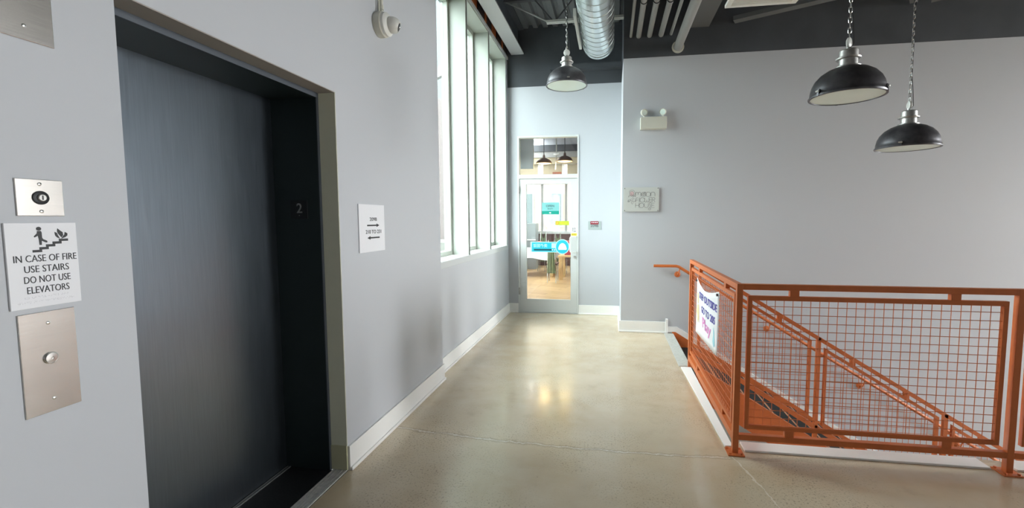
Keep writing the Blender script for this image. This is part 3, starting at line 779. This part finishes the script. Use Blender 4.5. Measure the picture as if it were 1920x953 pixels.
# key switch plate
ks = thing('key_switch', 'small square steel plate with a black key switch', 'key switch', (-1.54, .998, 1.511)); fr = WL(.9985, 1.560)
MB().rect(fr, -.0515, .0515, -.0495, .0495, 0, .004).build('plate', 'steel', ks, bevel=.0012)
MB().lathe([(.0185, 0), (.0185, .002), (.017, .003), (0, .003)], fr.p(0, 0, .004), fr.n, 28).build('switch_ring', 'ink', ks, smooth=True)
MB().lathe([(.010, 0), (.010, .004), (.008, .006), (0, .006)], fr.p(0, 0, .006), fr.n, 20).build('key_cylinder', 'galv', ks, smooth=True)
MB().rect(fr, -.0015, .0015, -.006, .006, .011, .0125).build('key_slot', 'ink', ks)
screw(fr, 0, .037, ks, .004); screw(fr, 0, -.037, ks, .004)
# fire sign
fs_ = thing('fire_sign', 'white plastic sign warning to use the stairs in a fire', 'sign', (-1.54, .995, 1.264)); fr = WL(.995, 1.3775)
MB().rect(fr, -.078, .078, -.1145, .1145, 0, .006).build('plate', 'sign', fs_, bevel=.001)
f = fr.at(0, 0, .006)
b = MB(); x, y = -.026, .0405
stp = [(-.026, .0405), (-.017, .0405), (-.017, .0475), (-.001, .0475)]
top, bot = [], []
for k in range(5): top += [(-.0245 + k * .0150, .0415 + k * .0070), (-.0095 + k * .0150, .0415 + k * .0070)]
top[-1] = (.056, top[-1][1])
for k in range(5): bot += [(-.0245 + k * .0150 + (.005 if k else 0), .0350 + k * .0070), (-.0095 + k * .0150 + .005, .0350 + k * .0070)]
bot[-1] = (.056, bot[-1][1])
b.poly(f, top + bot[::-1], 0, .0012); b.build('stair_symbol', 'ink', fs_)
b = MB(); b.disc(f, -.008, .0985, .0052, 0, .0012, 18); hd = b.build('person_symbol_head', 'ink', fs_)
b = MB(); b.poly(f, [(-.0115, .0925), (-.0040, .0925), (-.0025, .0885), (-.0022, .0740), (.0000, .0700), (.0080, .0655), (.0088, .0615), (.0065, .0605), (-.0035, .0660), (-.0040, .0545), (-.0085, .0545), (-.0090, .0700), (-.0105, .0800), (-.0180, .0755), (-.0195, .0780), (-.0125, .0860)], 0, .0012); b.build('person_symbol', 'ink', fs_)
b = MB(); b.poly(f, [(.0335, .0985), (.0385, .0930), (.0445, .0880), (.0455, .0800), (.0415, .0735), (.0385, .0780), (.0345, .0840), (.0325, .0905)], 0, .0012); b.build('flame_symbol', 'ink', fs_)
b = MB(); b.poly(f, [(.0265, .0890), (.0315, .0860), (.0330, .0800), (.0375, .0705), (.0320, .0730), (.0280, .0780), (.0270, .0830)], 0, .0012); b.build('flame_symbol', 'ink', fs_)
b = MB(); b.poly(f, [(.0500, .0880), (.0555, .0845), (.0550, .0780), (.0500, .0735), (.0410, .0700), (.0455, .0770), (.0490, .0810)], 0, .0012); b.build('flame_symbol', 'ink', fs_)
for s, y, wd in (('IN CASE OF FIRE', .0190, .1380), ('USE STAIRS', -.0095, .0980), ('DO NOT USE', -.0380, .1020), ('ELEVATORS', -.0660, .0930)):
    text('lettering', s, f, .004, y, wd, .0185, 'ink', fs_, 0, .0012, -.006)
b = MB()
for row, n, y in ((0, 26, -.0880), (1, 34, -.1000)):
    for k in range(n):
        for q in range(3):
            if random.random() < .55: b.disc(f, (k - n / 2) * .0037 + random.choice((0, .0016)), y + q * .0019, .00055, 0, .0006, 5)
stuff(b.build('braille', 'braille', fs_))
# call button panel
cb = thing('call_button', 'tall brushed steel lift call panel with a round button', 'call button', (-1.54, .992, .967)); fr = WL(.992, 1.108)
MB().rect(fr, -.063, .063, -.141, .141, 0, .004).build('plate', 'steel', cb, bevel=.0012)
MB().lathe([(.0165, 0), (.0165, .003), (.0150, .004), (.0150, .0025), (0, .0025)], fr.p(-.001, .010, .004), fr.n, 28).build('button_ring', 'chrome', cb, smooth=True)
MB().lathe([(.0140, 0), (.0135, .003), (.004, .0035), (.0035, .002), (0, .002)], fr.p(-.001, .010, .0065), fr.n, 28).build('button', 'chrome', cb, smooth=True)
screw(fr, 0, .108, cb, .004); screw(fr, 0, -.105, cb, .004)
# floor number plate inside the lift frame
fn = thing('floor_number', 'small black plate with a raised number two on the lift jamb', 'floor number', (-1.78, 2.33, 1.5)); fr = WR(-1.776, 1.556, E1 - .022)
MB().rect(fr, -.054, .054, -.052, .052, 0, .003).build('plate', 'ink', fn, bevel=.001)
text('numeral', '2', fr, .004, .008, .034, .056, 'galv', fn, .003, .0055, .01)
MB().disc(fr, .002, -.034, .0025, .003, .005, 8).build('braille_dot', 'galv', fn)
# direction sign
ds = thing('direction_sign', 'square white sign with two arrows and room numbers', 'sign', (-1.54, 2.70, 1.29)); fr = WL(2.699, 1.4415)
MB().rect(fr, -.156, .156, -.1525, .1525, 0, .007).build('plate', 'sign', ds, bevel=.0015)
f = fr.at(0, 0, .007)
text('lettering', '209B', f, .012, .058, .088, .023, 'ink', ds, 0, .001, .008)
text('lettering', '210 TO 231', f, .012, -.023, .190, .024, 'ink', ds, 0, .001, .008)
for s, y in ((1, .018), (-1, -.062)):
    MB().poly(f, [(.010 + s * p, y + q) for p, q in ((-.075, -.0045), (.040, -.0045), (.040, -.0115), (.075, 0), (.040, .0115), (.040, .0045), (-.075, .0045))], 0, .001).build('arrow', 'ink', ds)
# turret security camera with conduit
sc_ = thing('security_camera', 'white turret security camera high on the left wall', 'security camera', (-1.54, 2.86, 2.78)); o_ = Vector((-1.54, 2.86, 2.785)); ax = Vector((1, 0, 0))
MB().lathe([(.078, 0), (.080, .004), (.080, .045), (.076, .050)], o_, ax, 36).build('mount_box', 'offwhite', sc_, smooth=True)
MB().lathe([(.076, .050), (.074, .054), (.074, .068), (.066, .076), (.052, .082), (0, .084)], o_, ax, 36).build('base_ring', 'plastic', sc_, smooth=True)
hc = o_ + Vector((.098, .012, -.002)); hd = Vector((.90, .30, -.28)).normalized()
prof = [(0, -.052)] + [(.052 * math.sin(math.radians(a)), -.052 * math.cos(math.radians(a))) for a in range(20, 136, 12)]
prof += [(.034, .040), (.031, .040), (.029, .034), (0, .034)]
ball = MB().lathe(prof, hc, hd, 32).build('camera_ball', 'plastic', sc_, smooth=True)
MB().lathe([(.026, .034), (.024, .042), (.012, .045), (0, .045)], hc, hd, 24).build('lens', 'graphite', ball, smooth=True)
MB().lathe([(.010, .045), (.008, .047), (0, .047)], hc, hd, 16).build('lens_glass', 'chrome', ball, smooth=True)
for dy, r in ((-.022, .006), (.008, .012)):
    MB().cyl(o_ + Vector((.02, dy, .072)), o_ + Vector((.02, dy, 1.55)), r, n=12).build('conduit', 'offwhite', sc_, smooth=True)
MB().cyl(o_ + Vector((.02, .008, .10)), o_ + Vector((.02, .008, .13)), .016, n=12).build('conduit_fitting', 'offwhite', sc_, smooth=True)

# ================================================================== RIGHT AND END WALL FITTINGS
el = thing('emergency_light', 'cream emergency light box with two round lamp heads', 'emergency light', (.515, 5.93, 2.63)); fr = WR(.515, 2.702)
MB().rect(fr, -.162, .162, -.075, .075, 0, .085).build('box_body', 'offwhite', el, bevel=.006)
for s, tilt in ((-1, .35), (1, -.45)):
    c = Vector((.515 + s * .118, 5.885, 2.838)); d = Vector((tilt, -1, -.15)).normalized()
    MB().cyl((c.x, 5.885, 2.775), (c.x, 5.885, 2.800), .009, n=10).build('lamp_neck', 'plastic', el, smooth=True)
    hd_ = MB().lathe([(.020, -.030), (.040, -.012), (.043, .022), (.040, .026), (.037, .022), (.015, .006), (0, .004)], c, d, 28).build('lamp_head', 'offwhite', el, smooth=True)
    MB().lathe([(.036, .020), (0, .022)], c, d, 24).build('lens', 'frost', hd_, smooth=True)

ms = thing('shop_sign', 'pale acrylic sign with thin line lettering and a flower drawing', 'sign', (.38, 5.93, 1.59)); fr = WR(.380, 1.745, 5.915)
MB().rect(fr, -.224, .224, -.156, .156, 0, .008).build('panel', 'signgrey', ms, bevel=.001)
for a in (-.21, .21):
    for bz in (-.142, .142):
        MB().cyl(fr.p(a, bz, -.016), fr.p(a, bz, .014), .007, n=12).build('standoff', 'greyink', ms, smooth=True)
f = fr.at(0, 0, .008); lw = .0042
def strokes(name, lines, m='greyink', wd=lw):
    for ln in lines:
        b = MB(); b.ribbon(f, ln, wd); b.build(name, m, ms)
def word(cells_, y):
    for x, lines in cells_: strokes('lettering', [[(x + a, y + b_) for a, b_ in ln] for ln in lines])
h = .028; q = .028
m_ = [arc(-.018, .010, .017, .018, 180, 0), arc(.016, .010, .017, .018, 180, 0), [(-.035, .010), (-.035, -.028)], [(.033, .010), (.033, -.028)], [(-.001, .010), (-.001, -.006)]]
o_l = [arc(0, 0, .030, .029, 0, 360, 24)]
n_ = [arc(0, .004, .026, .024, 180, 0), [(-.026, .004), (-.026, -.028)], [(.026, .004), (.026, -.028)]]
word([(-.038, m_), (.030, o_l), (.086, o_l), (.146, n_)], .066)
strokes('lettering', [arc(.030, .066, .012, .016, 0, 360), [(.030, .066), (.048, .098)], [(.048, .098), (.052, .088)]])
F_ = [[(-.020, -.028), (-.020, .012)], arc(-.002, .010, .018, .018, 180, 60), [(-.020, 0), (.012, 0)]]
l_ = [[(0, -.028), (0, .029)]]
w_ = [arc(-.013, -.010, .014, .018, 180, 360), arc(.015, -.010, .014, .018, 180, 360), [(-.027, -.010), (-.027, .029)], [(.029, -.010), (.029, .020)], [(.001, -.010), (.001, .0)]]
E_ = [[(.018, .028), (-.018, .028), (-.018, -.028), (.018, -.028)], [(-.018, 0), (.014, 0)]]
R_ = [[(-.018, -.028), (-.018, .028), (.004, .028)], arc(.004, .014, .015, .014, 90, -90), [(.004, 0), (-.018, 0)], [(.002, 0), (.020, -.028)]]
word([(-.050, F_), (-.024, l_), (.014, o_l), (.070, w_), (.116, E_), (.154, R_)], -.006)
H_ = [[(-.022, -.028), (-.022, .028)], [(.022, -.028), (.022, .028)], [(-.022, 0), (.022, 0)]]
U_ = [arc(0, -.004, .026, .024, 180, 360), [(-.026, -.004), (-.026, .028)], [(.026, -.004), (.026, .028)]]
S_ = [[(.012, .045), (-.004, .022), (.010, -.004), (.006, -.030)], arc(-.002, -.046, .016, .012, 0, 360)]
word([(-.050, H_), (.004, o_l), (.064, U_), (.108, S_), (.150, E_)], -.076)
b = MB(); b.disc(f, -.118, .078, .026, 0, .0008, 24, .030); b.build('moon_print', 'pinkish', ms)
strokes('drawing', [arc(-.118, .078, .040, .044, -70, 160, 20), arc(-.120, .076, .026, .030, 0, 360, 20), arc(-.112, .070, .015, .015, 150, 330), arc(-.140, .034, .022, .016, 20, 200), arc(-.092, .030, .014, .020, 0, 300),
                    arc(-.120, -.002, .014, .012, 0, 360), arc(-.085, -.016, .014, .010, 200, 420), arc(-.112, -.040, .012, .016, 0, 330), arc(-.152, -.014, .014, .012, 0, 360), arc(-.162, -.024, .010, .008, 0, 360)], 'greyink', .0035)

rs = thing('room_plate', 'small grey room number plate with a red strip beside the door', 'sign', (-.2515, 6.926, 1.33)); fr = WR(-.2515, 1.394, 6.926)
MB().rect(fr, -.099, .099, -.066, .066, 0, .006).build('plate', 'plate', rs, bevel=.001)
f = fr.at(0, 0, .006)
MB().rect(f, -.064, .058, .018, .066, 0, .003).build('red_strip', 'darkred', rs)
for k in range(4):
    MB().rect(f, -.048 + k * .026, -.032 + k * .026, .038, .052, .003, .004).build('strip_mark', 'sign', rs)
text('lettering', '209B', f, -.004, -.006, .120, .034, 'ink', rs, 0, .001)

# signs and stickers on the glazed door
fd = WR(0, 0, 6.947)
os_ = thing('open_sign', 'teal hanging sign reading open on the door glass', 'sign', (-.94, 6.94, 1.57)); f = fd.at(-.9405, 1.661)
MB().rect(f, -.1345, .1345, -.092, .092, .002, .007).build('plate', 'teal', os_, bevel=.001)
MB().rect(f, -.1345, .1345, -.092, -.040, .007, .0078).build('green_band', 'green', os_)
text('lettering', 'OPEN', f, -.006, .038, .130, .034, 'ink', os_, .007, .008, .006)
text('lettering', '营业中', f, -.006, -.006, .082, .022, 'ink', os_, .007, .008)
MB().disc(f, -.006, -.068, .016, .0078, .0085, 14, .010).build('band_mark', 'sign', os_)
MB().tube([f.p(-.075, .090, .005), f.p(-.004, .205, .005), f.p(.075, .090, .005)], .0016, 6).build('string', 'greyink', os_)
MB().disc(f, -.004, .205, .012, 0, .010, 14).build('hook', 'plastic', os_)
ls = thing('lime_sticker', 'lime green rectangular sticker on the door glass', 'sticker', (-.756, 6.94, 1.40)); f = fd.at(-.7565, 1.432)
MB().rect(f, -.108, .108, -.032, .032, 0, .0015).build('sheet', 'lime', ls)
MB().disc(f, -.078, 0, .024, .0015, .0022, 20).build('round_mark', 'redorange', ls)
MB().disc(f, -.078, 0, .016, .0022, .0026, 18).build('round_mark', 'yellow', ls)
for yb in (.012, -.012):
    MB().rect(f, -.035, .09, yb - .0035, yb + .0035, .0015, .0020).build('print_line', 'yellow', ls)
bs = thing('delivery_sticker', 'bright cyan sticker with a round end across the door glass', 'sticker', (-1.0, 6.94, .97)); f = fd.at(-1.0, 1.057)
MB().rect(f, -.262, .20, -.086, .080, 0, .0012).build('border', 'cyan_l', bs)
MB().rect(f, -.240, .19, -.076, .070, .0012, .0018).build('sheet', 'cyan', bs)
text('lettering', '饭团外卖', f, -.105, .020, .225, .058, 'cyan_l', bs, .0018, .0026, .012)
MB().rect(f, -.208, .075, -.058, -.034, .0018, .0024).build('dark_strip', 'navy', bs)
for a in (.09, .125): MB().disc(f, a, -.047, .010, .0018, .0024, 14).build('print_dot', 'sign', bs)
MB().rect(f, .075, .152, -.018, .058, .0018, .0024).build('blank_square', 'cyan_l', bs)
MB().disc(f, .245, .004, .112, .0018, .003, 36, .118).build('round_border', 'cyan_l', bs)
MB().disc(f, .245, .004, .100, .003, .0036, 36, .106).build('round_patch', 'cyan', bs)
rb = [(-.060, -.046), (.060, -.046), (.068, -.035), (.062, -.005), (.046, .032), (.022, .054), (0, .060), (-.022, .054), (-.046, .032), (-.062, -.005), (-.068, -.035)]
MB().poly(f.at(.248, .002), rb, .0036, .0042).build('white_shape', 'sign', bs)
ps = thing('pull_sticker', 'white and yellow pull sticker on the door stile', 'sticker', (-.572, 6.93, 1.25)); f = WR(-.573, 1.302, 6.93)
MB().poly(f, [(-.040, .010), (-.036, .075), (.002, .068), (.030, .080), (.044, .040), (.040, -.020), (-.034, -.022)], 0, .001).build('sheet', 'sign', ps)
text('lettering', '拉', f, .003, .028, .062, .074, 'ink', ps, .001, .0018)
MB().poly(f, [(-.045, -.050), (-.035, -.028), (.045, -.028), (.048, -.052), (.038, -.068), (-.038, -.068)], 0, .001).build('yellow_label', 'yellow', ps)
for a in (-.022, .0, .022): MB().disc(f, a, -.048, .007, .001, .0016, 10).build('print_dot', 'ink', ps)

# ================================================================== RESTAURANT BEYOND THE DOOR
struct(MB().add([(-2.0, 7.03, -.1), (1.6, 7.03, -.1), (1.6, 14.3, -.1), (-3.1, 14.3, -.1), (-2.0, 7.03, 0), (1.6, 7.03, 0), (1.6, 14.3, 0), (-3.1, 14.3, 0)],
       [(0, 3, 2, 1), (4, 5, 6, 7), (0, 1, 5, 4), (1, 2, 6, 5), (2, 3, 7, 6), (3, 0, 4, 7)]).build('floor_restaurant', 'woodfloor'), 'warm wooden floor beyond the glazed door')
struct(MB().box(-2.4, 1.6, 7.076, 14.4, 4.1, 4.2).build('ceiling_restaurant', 'charcoal'))
struct(MB().box(1.5, 1.6, 7.076, 14.3, 0, 4.2).build('wall_restaurant_right', 'wall'))
d_ = Vector((-1.05, 7.12, 0)).normalized()
wrl = struct(slab('wall_restaurant_left', 'wall', Fr((-1.99, 7.08, 0), d_, (0, 0, 1)), (0, 7.3), (0, 4.2), .06, [(1.5, 5.0, .9, 2.7)]))
for a, b_ in ((1.5, 5.0),):
    MB().rect(Fr((-1.99, 7.08, 0), d_, (0, 0, 1)), a, b_, .9, 2.7, -.04, -.035).build('side_pane', 'glass', wrl)
rw = struct(slab('wall_restaurant_back', 'wall', WR(0, 0, 14.2), (-3.1, 1.6), (0, 4.2), .12, [(-2.95, 1.3, 1.10, 3.22)]), 'far window wall of the restaurant')
MB().box(-3.0, 1.5, 14.13, 14.2, 0, 1.02).build('dark_wainscot', 'darkwood', rw)
MB().box(-3.0, 1.5, 14.06, 14.2, 1.02, 1.10).build('window_ledge', 'sillpanel', rw)
MB().box(-3.0, 1.5, 14.05, 14.2, 3.22, 3.42).build('cream_beam', 'beige', rw)
MB().box(-3.0, 1.5, 14.02, 14.2, 3.42, 3.60).build('grey_beam', 'pipe', rw)
MB().box(-3.0, 1.5, 13.98, 14.2, 3.60, 3.80).build('dark_beam', 'charcoal', rw)
w2 = struct(bpy.data.objects.new('window_2', None), 'far restaurant window with dark mullions'); col.objects.link(w2); w2.location = (-1.8, 14.2, 1.1)
for x in (-2.19, -1.42, -.60, .25):
    MB().box(x - .035, x + .035, 14.16, 14.24, 1.10, 2.62).build('mullion', 'pipe', w2)
    MB().box(x - .12, x - .05, 14.10, 14.2, 2.62, 3.22).build('white_mullion', 'white', w2)
for x0, x1 in ((-2.95, -2.19), (-2.19, -1.42), (-1.42, -.60), (-.60, .25), (.25, 1.3)):
    MB().box(x0 + .03, x1 - .03, 14.20, 14.206, 1.10, 3.22).build('pane', 'glass', w2)
    MB().box(x0 + .04, x1 - .13, 14.12, 14.13, 2.64, 3.20).build('roller_shade', 'beige', w2)
MB().box(-2.95, 1.3, 14.12, 14.2, 2.60, 2.65).build('head_rail', 'pipe', w2)
for i, x in enumerate((-1.42, -1.32, -1.24)):
    pass
tag(MB().box(-2.55, -1.62, 9.3, 9.36, 2.55, 4.1).build('hanging_screen', 'greymetal'), 'grey hanging screen seen through the transom', 'screen')
# two lit lamps
for x, lab in ((-1.502, 'lit brown dome lamp on the left in the transom light'), (-1.033, 'lit brown dome lamp on the right in the transom light')):
    z = 2.735 if x < -1.2 else 2.772; x_ = x
    t = thing('dining_lamp', lab, 'lamp', (x, 10, z), 'lit lamps in the restaurant')
    MB().lathe([(.170, 0), (.178, .004), (.172, .03), (.140, .075), (.085, .108), (.030, .125), (.022, .19), (0, .195), (.015, .12), (.08, .10), (.13, .070), (.160, .03), (.170, 0)], (x, 10, z), n=32).build('shade', 'copper', t, smooth=True)
    MB().lathe([(0, -.012), (.10, -.010), (.166, .004), (.166, .012), (0, .012)], (x, 10, z), n=24).build('glowing_bulb', 'glow', t, smooth=True)
    MB().cyl((x, 10, z + .19), (x, 10, 4.1), .008, n=8).build('cord', 'ink', t)
    l = bpy.data.lights.new('dining_lamp_light', 'POINT'); l.energy = 10; l.color = (1, .72, .36); l.shadow_soft_size = .12
    lo = bpy.data.objects.new('dining_lamp_light', l); col.objects.link(lo); lo.location = (x, 10, z - .12)
t = thing('ceiling_mount', 'silver pole mount hanging between the two lit lamps', 'mount', (-1.24, 10.2, 2.5))
MB().cyl((-1.245, 10.2, 2.98), (-1.245, 10.2, 4.1), .014, n=10).build('pole', 'alu', t)
MB().box(-1.31, -1.18, 10.17, 10.23, 2.94, 2.98).build('bracket', 'alu', t)
MB().tube([(-1.245, 10.2, 2.95), (-1.255, 10.18, 2.82), (-1.265, 10.2, 2.62)], .014, 8).build('arm', 'alu', t)
MB().box(-1.33, -1.13, 10.16, 10.28, 2.44, 2.56).build('projector_box', 'darkwood', t)
# table with white cloth
def table(loc, sx, sy, zt, label):
    x, y = loc; t = thing('dining_table', label, 'table', (x, y, 0))
    MB().box(x, x + sx, y, y + sy, zt - .035, zt).build('table_top', 'wood', t)
    for a in (0, 1):
        for b_ in (0, 1):
            lx = x + .02 + a * (sx - .14); ly = y + .02 + b_ * (sy - .14)
            MB().box(lx, lx + .10, ly, ly + .10, 0, zt - .035).build('leg', 'wood', t, bevel=.004)
    return t
table((-2.58, 11.30), 1.13, .80, .70, 'wooden table under a white cloth beyond the door')
b = MB(); cx_, cy_, hx_, hy_ = -2.0, 11.70, .570, .415; ring = []
for k in range(64):
    a = 2 * math.pi * k / 64; c, s = math.cos(a), math.sin(a); m = max(abs(c), abs(s)); ring.append((c / m, s / m, .012 * math.sin(k * 1.9)))
vs = [(cx_, cy_, .708)] + [(cx_ + u * hx_, cy_ + v_ * hy_, .706) for u, v_, q_ in ring] + [(cx_ + u * (hx_ + .03 + q_), cy_ + v_ * (hy_ + .03 + q_), .706 - .24 - .03 * math.sin(k * .5)) for k, (u, v_, q_) in enumerate(ring)]
fs = [(0, 1 + k, 1 + (k + 1) % 64) for k in range(64)] + [(1 + k, 65 + k, 65 + (k + 1) % 64, 1 + (k + 1) % 64) for k in range(64)]
tag(b.add(vs, fs).build('tablecloth', 'cloth', smooth=True), 'white cloth draped over the restaurant table', 'tablecloth')
table((-1.28, 10.75), 1.1, .70, .60, 'bare wooden table at the right behind the glass')
# chairs draped with olive cloth
def chair(x, y, rz, label, h=1.22):
    t = thing('draped_chair', label, 'chair', (0, 0, 0), 'chairs draped with olive cloth')
    for a in (-.10, .10):
        MB().tube([(a, -.17, 0), (a, -.15, .45)], .010, 6).build('leg', 'galv', t)
        MB().tube([(a, .20, 0), (a, .17, .45), (a * .8, .24, h - .14)], .010, 6).build('leg', 'galv', t)
    MB().box(-.13, .13, -.19, .20, .43, .46).build('seat', 'darkwood', t, bevel=.006)
    b = MB(); n = 12; vs = []
    for d in (0, .03):
        for k in range(5):
            tt = k / 4
            for i in range(n + 1):
                a = -1 + 2 * i / n; wd = .10 - .035 * tt
                zz = .24 + (h - .30 - .24) * tt + (.18 * max(0, abs(a) - .45) / .55 if k == 4 else 0)
                vs.append((a * wd, .235 + d + .014 * math.sin(i * 2.4), zz))
    m = 5 * (n + 1); fs = []
    for k in range(4):
        for i in range(n):
            p, q_ = k * (n + 1) + i, k * (n + 1) + i + 1; fs += [(p, q_, q_ + n + 1, p + n + 1), (m + p, m + p + n + 1, m + q_ + n + 1, m + q_)]
    b.add(vs, fs).build('cloth_drape', 'olivecloth', t)
    t.location = (x, y, 0); t.rotation_euler = (0, 0, rz)
chair(-1.36, 10.42, math.pi, 'olive draped chair nearest the glass, between the tables', 1.14)
chair(-1.95, 12.60, 0, 'olive draped chair at the left, behind the white table', 1.24)
chair(-1.52, 12.75, .1, 'olive draped chair in the middle behind the tables', 1.22)
chair(-1.05, 12.1, -.2, 'olive draped chair at the right behind the bare table', 1.26)
c = thing('grey_cabinet', 'grey metal cabinet at the left behind the door glass', 'cabinet', (-2.5, 13.2, 0))
MB().box(-2.75, -2.20, 13.0, 13.5, 0, 1.36).build('body', 'greymetal', c, bevel=.005)
MB().box(-2.74, -2.48, 12.985, 13.0, .92, 1.34).build('door', 'greymetal', c, bevel=.003); MB().box(-2.46, -2.21, 12.985, 13.0, .92, 1.34).build('door', 'greymetal', c, bevel=.003)
MB().box(-2.75, -2.20, 12.98, 13.0, .86, .90).build('shelf_edge', 'plastic', c)
def cup(x, y, z0, r, h, label):
    tag(MB().lathe([(r * .8, 0), (r, h), (r * .9, h), (r * .72, .01), (0, .01)], (x, y, z0), n=20).build('red_cup', 'redpaper', smooth=True), label, 'cup')
cup(-1.86, 11.60, .709, .055, .20, 'red paper cup on the white tablecloth')
bx = thing('menu_box', 'dark red box standing on the bare table', 'box', (-.95, 11.0, .60))
MB().box(-1.14, -.96, 11.0, 11.14, .60, .94).build('carton', 'darkred', bx, bevel=.004); MB().box(-1.14, -.96, 11.0, 11.14, .94, .955).build('lid', 'redpaper', bx)
for i, x in enumerate((-1.45, -1.62)):
    tag(MB().lathe([(.03, 0), (.05, .08), (.052, .09), (.045, .09), (.02, .01), (0, .01)], (x - .1, 11.55, .709), n=16).build('white_bowl', 'sign', smooth=True),
        ['white bowl at the right end of the white tablecloth', 'white bowl next to the red cup on the white tablecloth'][i], 'bowl')

# ================================================================== OUTSIDE
struct(MB().box(-80, 80, -60, 120, -4.2, -4.0).build('ground', 'ground'))
def building(name, label, x0, x1, y0, y1, z1, m, wins, wm='extblue', front='y'):
    o = thing(name, label, 'building', ((x0 + x1) / 2, y0, -4))
    MB().box(x0, x1, y0, y1, -4, z1).build('walls', m, o)
    for wx0, wx1, wz0, wz1 in wins:
        p = slab('window', 'extwhite', WR(0, 0, y0 - .04), (wx0, wx1), (wz0, wz1), .06, [(wx0 + .08, wx1 - .08, wz0 + .08, wz1 - .08)], o)
        MB().box(wx0 + .08, wx1 - .08, y0 - .03, y0 - .01, wz0 + .08, wz1 - .08).build('pane', wm, p)
    return o
wins = [(-4.75, -3.63, 1.10, 2.75), (-3.05, -2.25, 1.10, 2.75), (-1.90, -1.0, 1.10, 2.75), (-.5, .5, 1.10, 2.75), (1.0, 2.0, 1.10, 2.75)]
building('brick_house', 'peach brick house facing the restaurant window', -6.5, 6, 21.0, 27, 9, 'peach', wins)
building('pale_block', 'pale blue block outside the tall window', -40, -7.0, 30, 38, 22, 'extblue', [(-12.6 + 2.2 * k, -11.0 + 2.2 * k, z, z + 2.2) for k in range(3) for z in (1.5, 5.5, 9.5)])
building('pink_reflection_block', 'added pinkish block standing in for a reflection in the tall window', -9.2, -7.4, 22, 24, 7.6, 'extpink', [])  # added block; its pink stands in for a reflection in the glass
building('cream_hall', 'low cream hall below the tall window', -14, -6.4, 17, 20, .55, 'extcream', [])
t = thing('canopy', 'white sloping canopy beam outside the tall window', 'canopy', (-5.5, 15, 6))
MB().bar((-9.0, 15, 5.3), (-4.0, 15, 7.2), (0, .2, 0), (0, 0, .28)).build('beam', 'extwhite', t)
MB().bar((-8.6, 15, 5.2), (-8.6, 15, -4), (.2, 0, 0), (0, .2, 0)).build('canopy_post', 'extwhite', t)
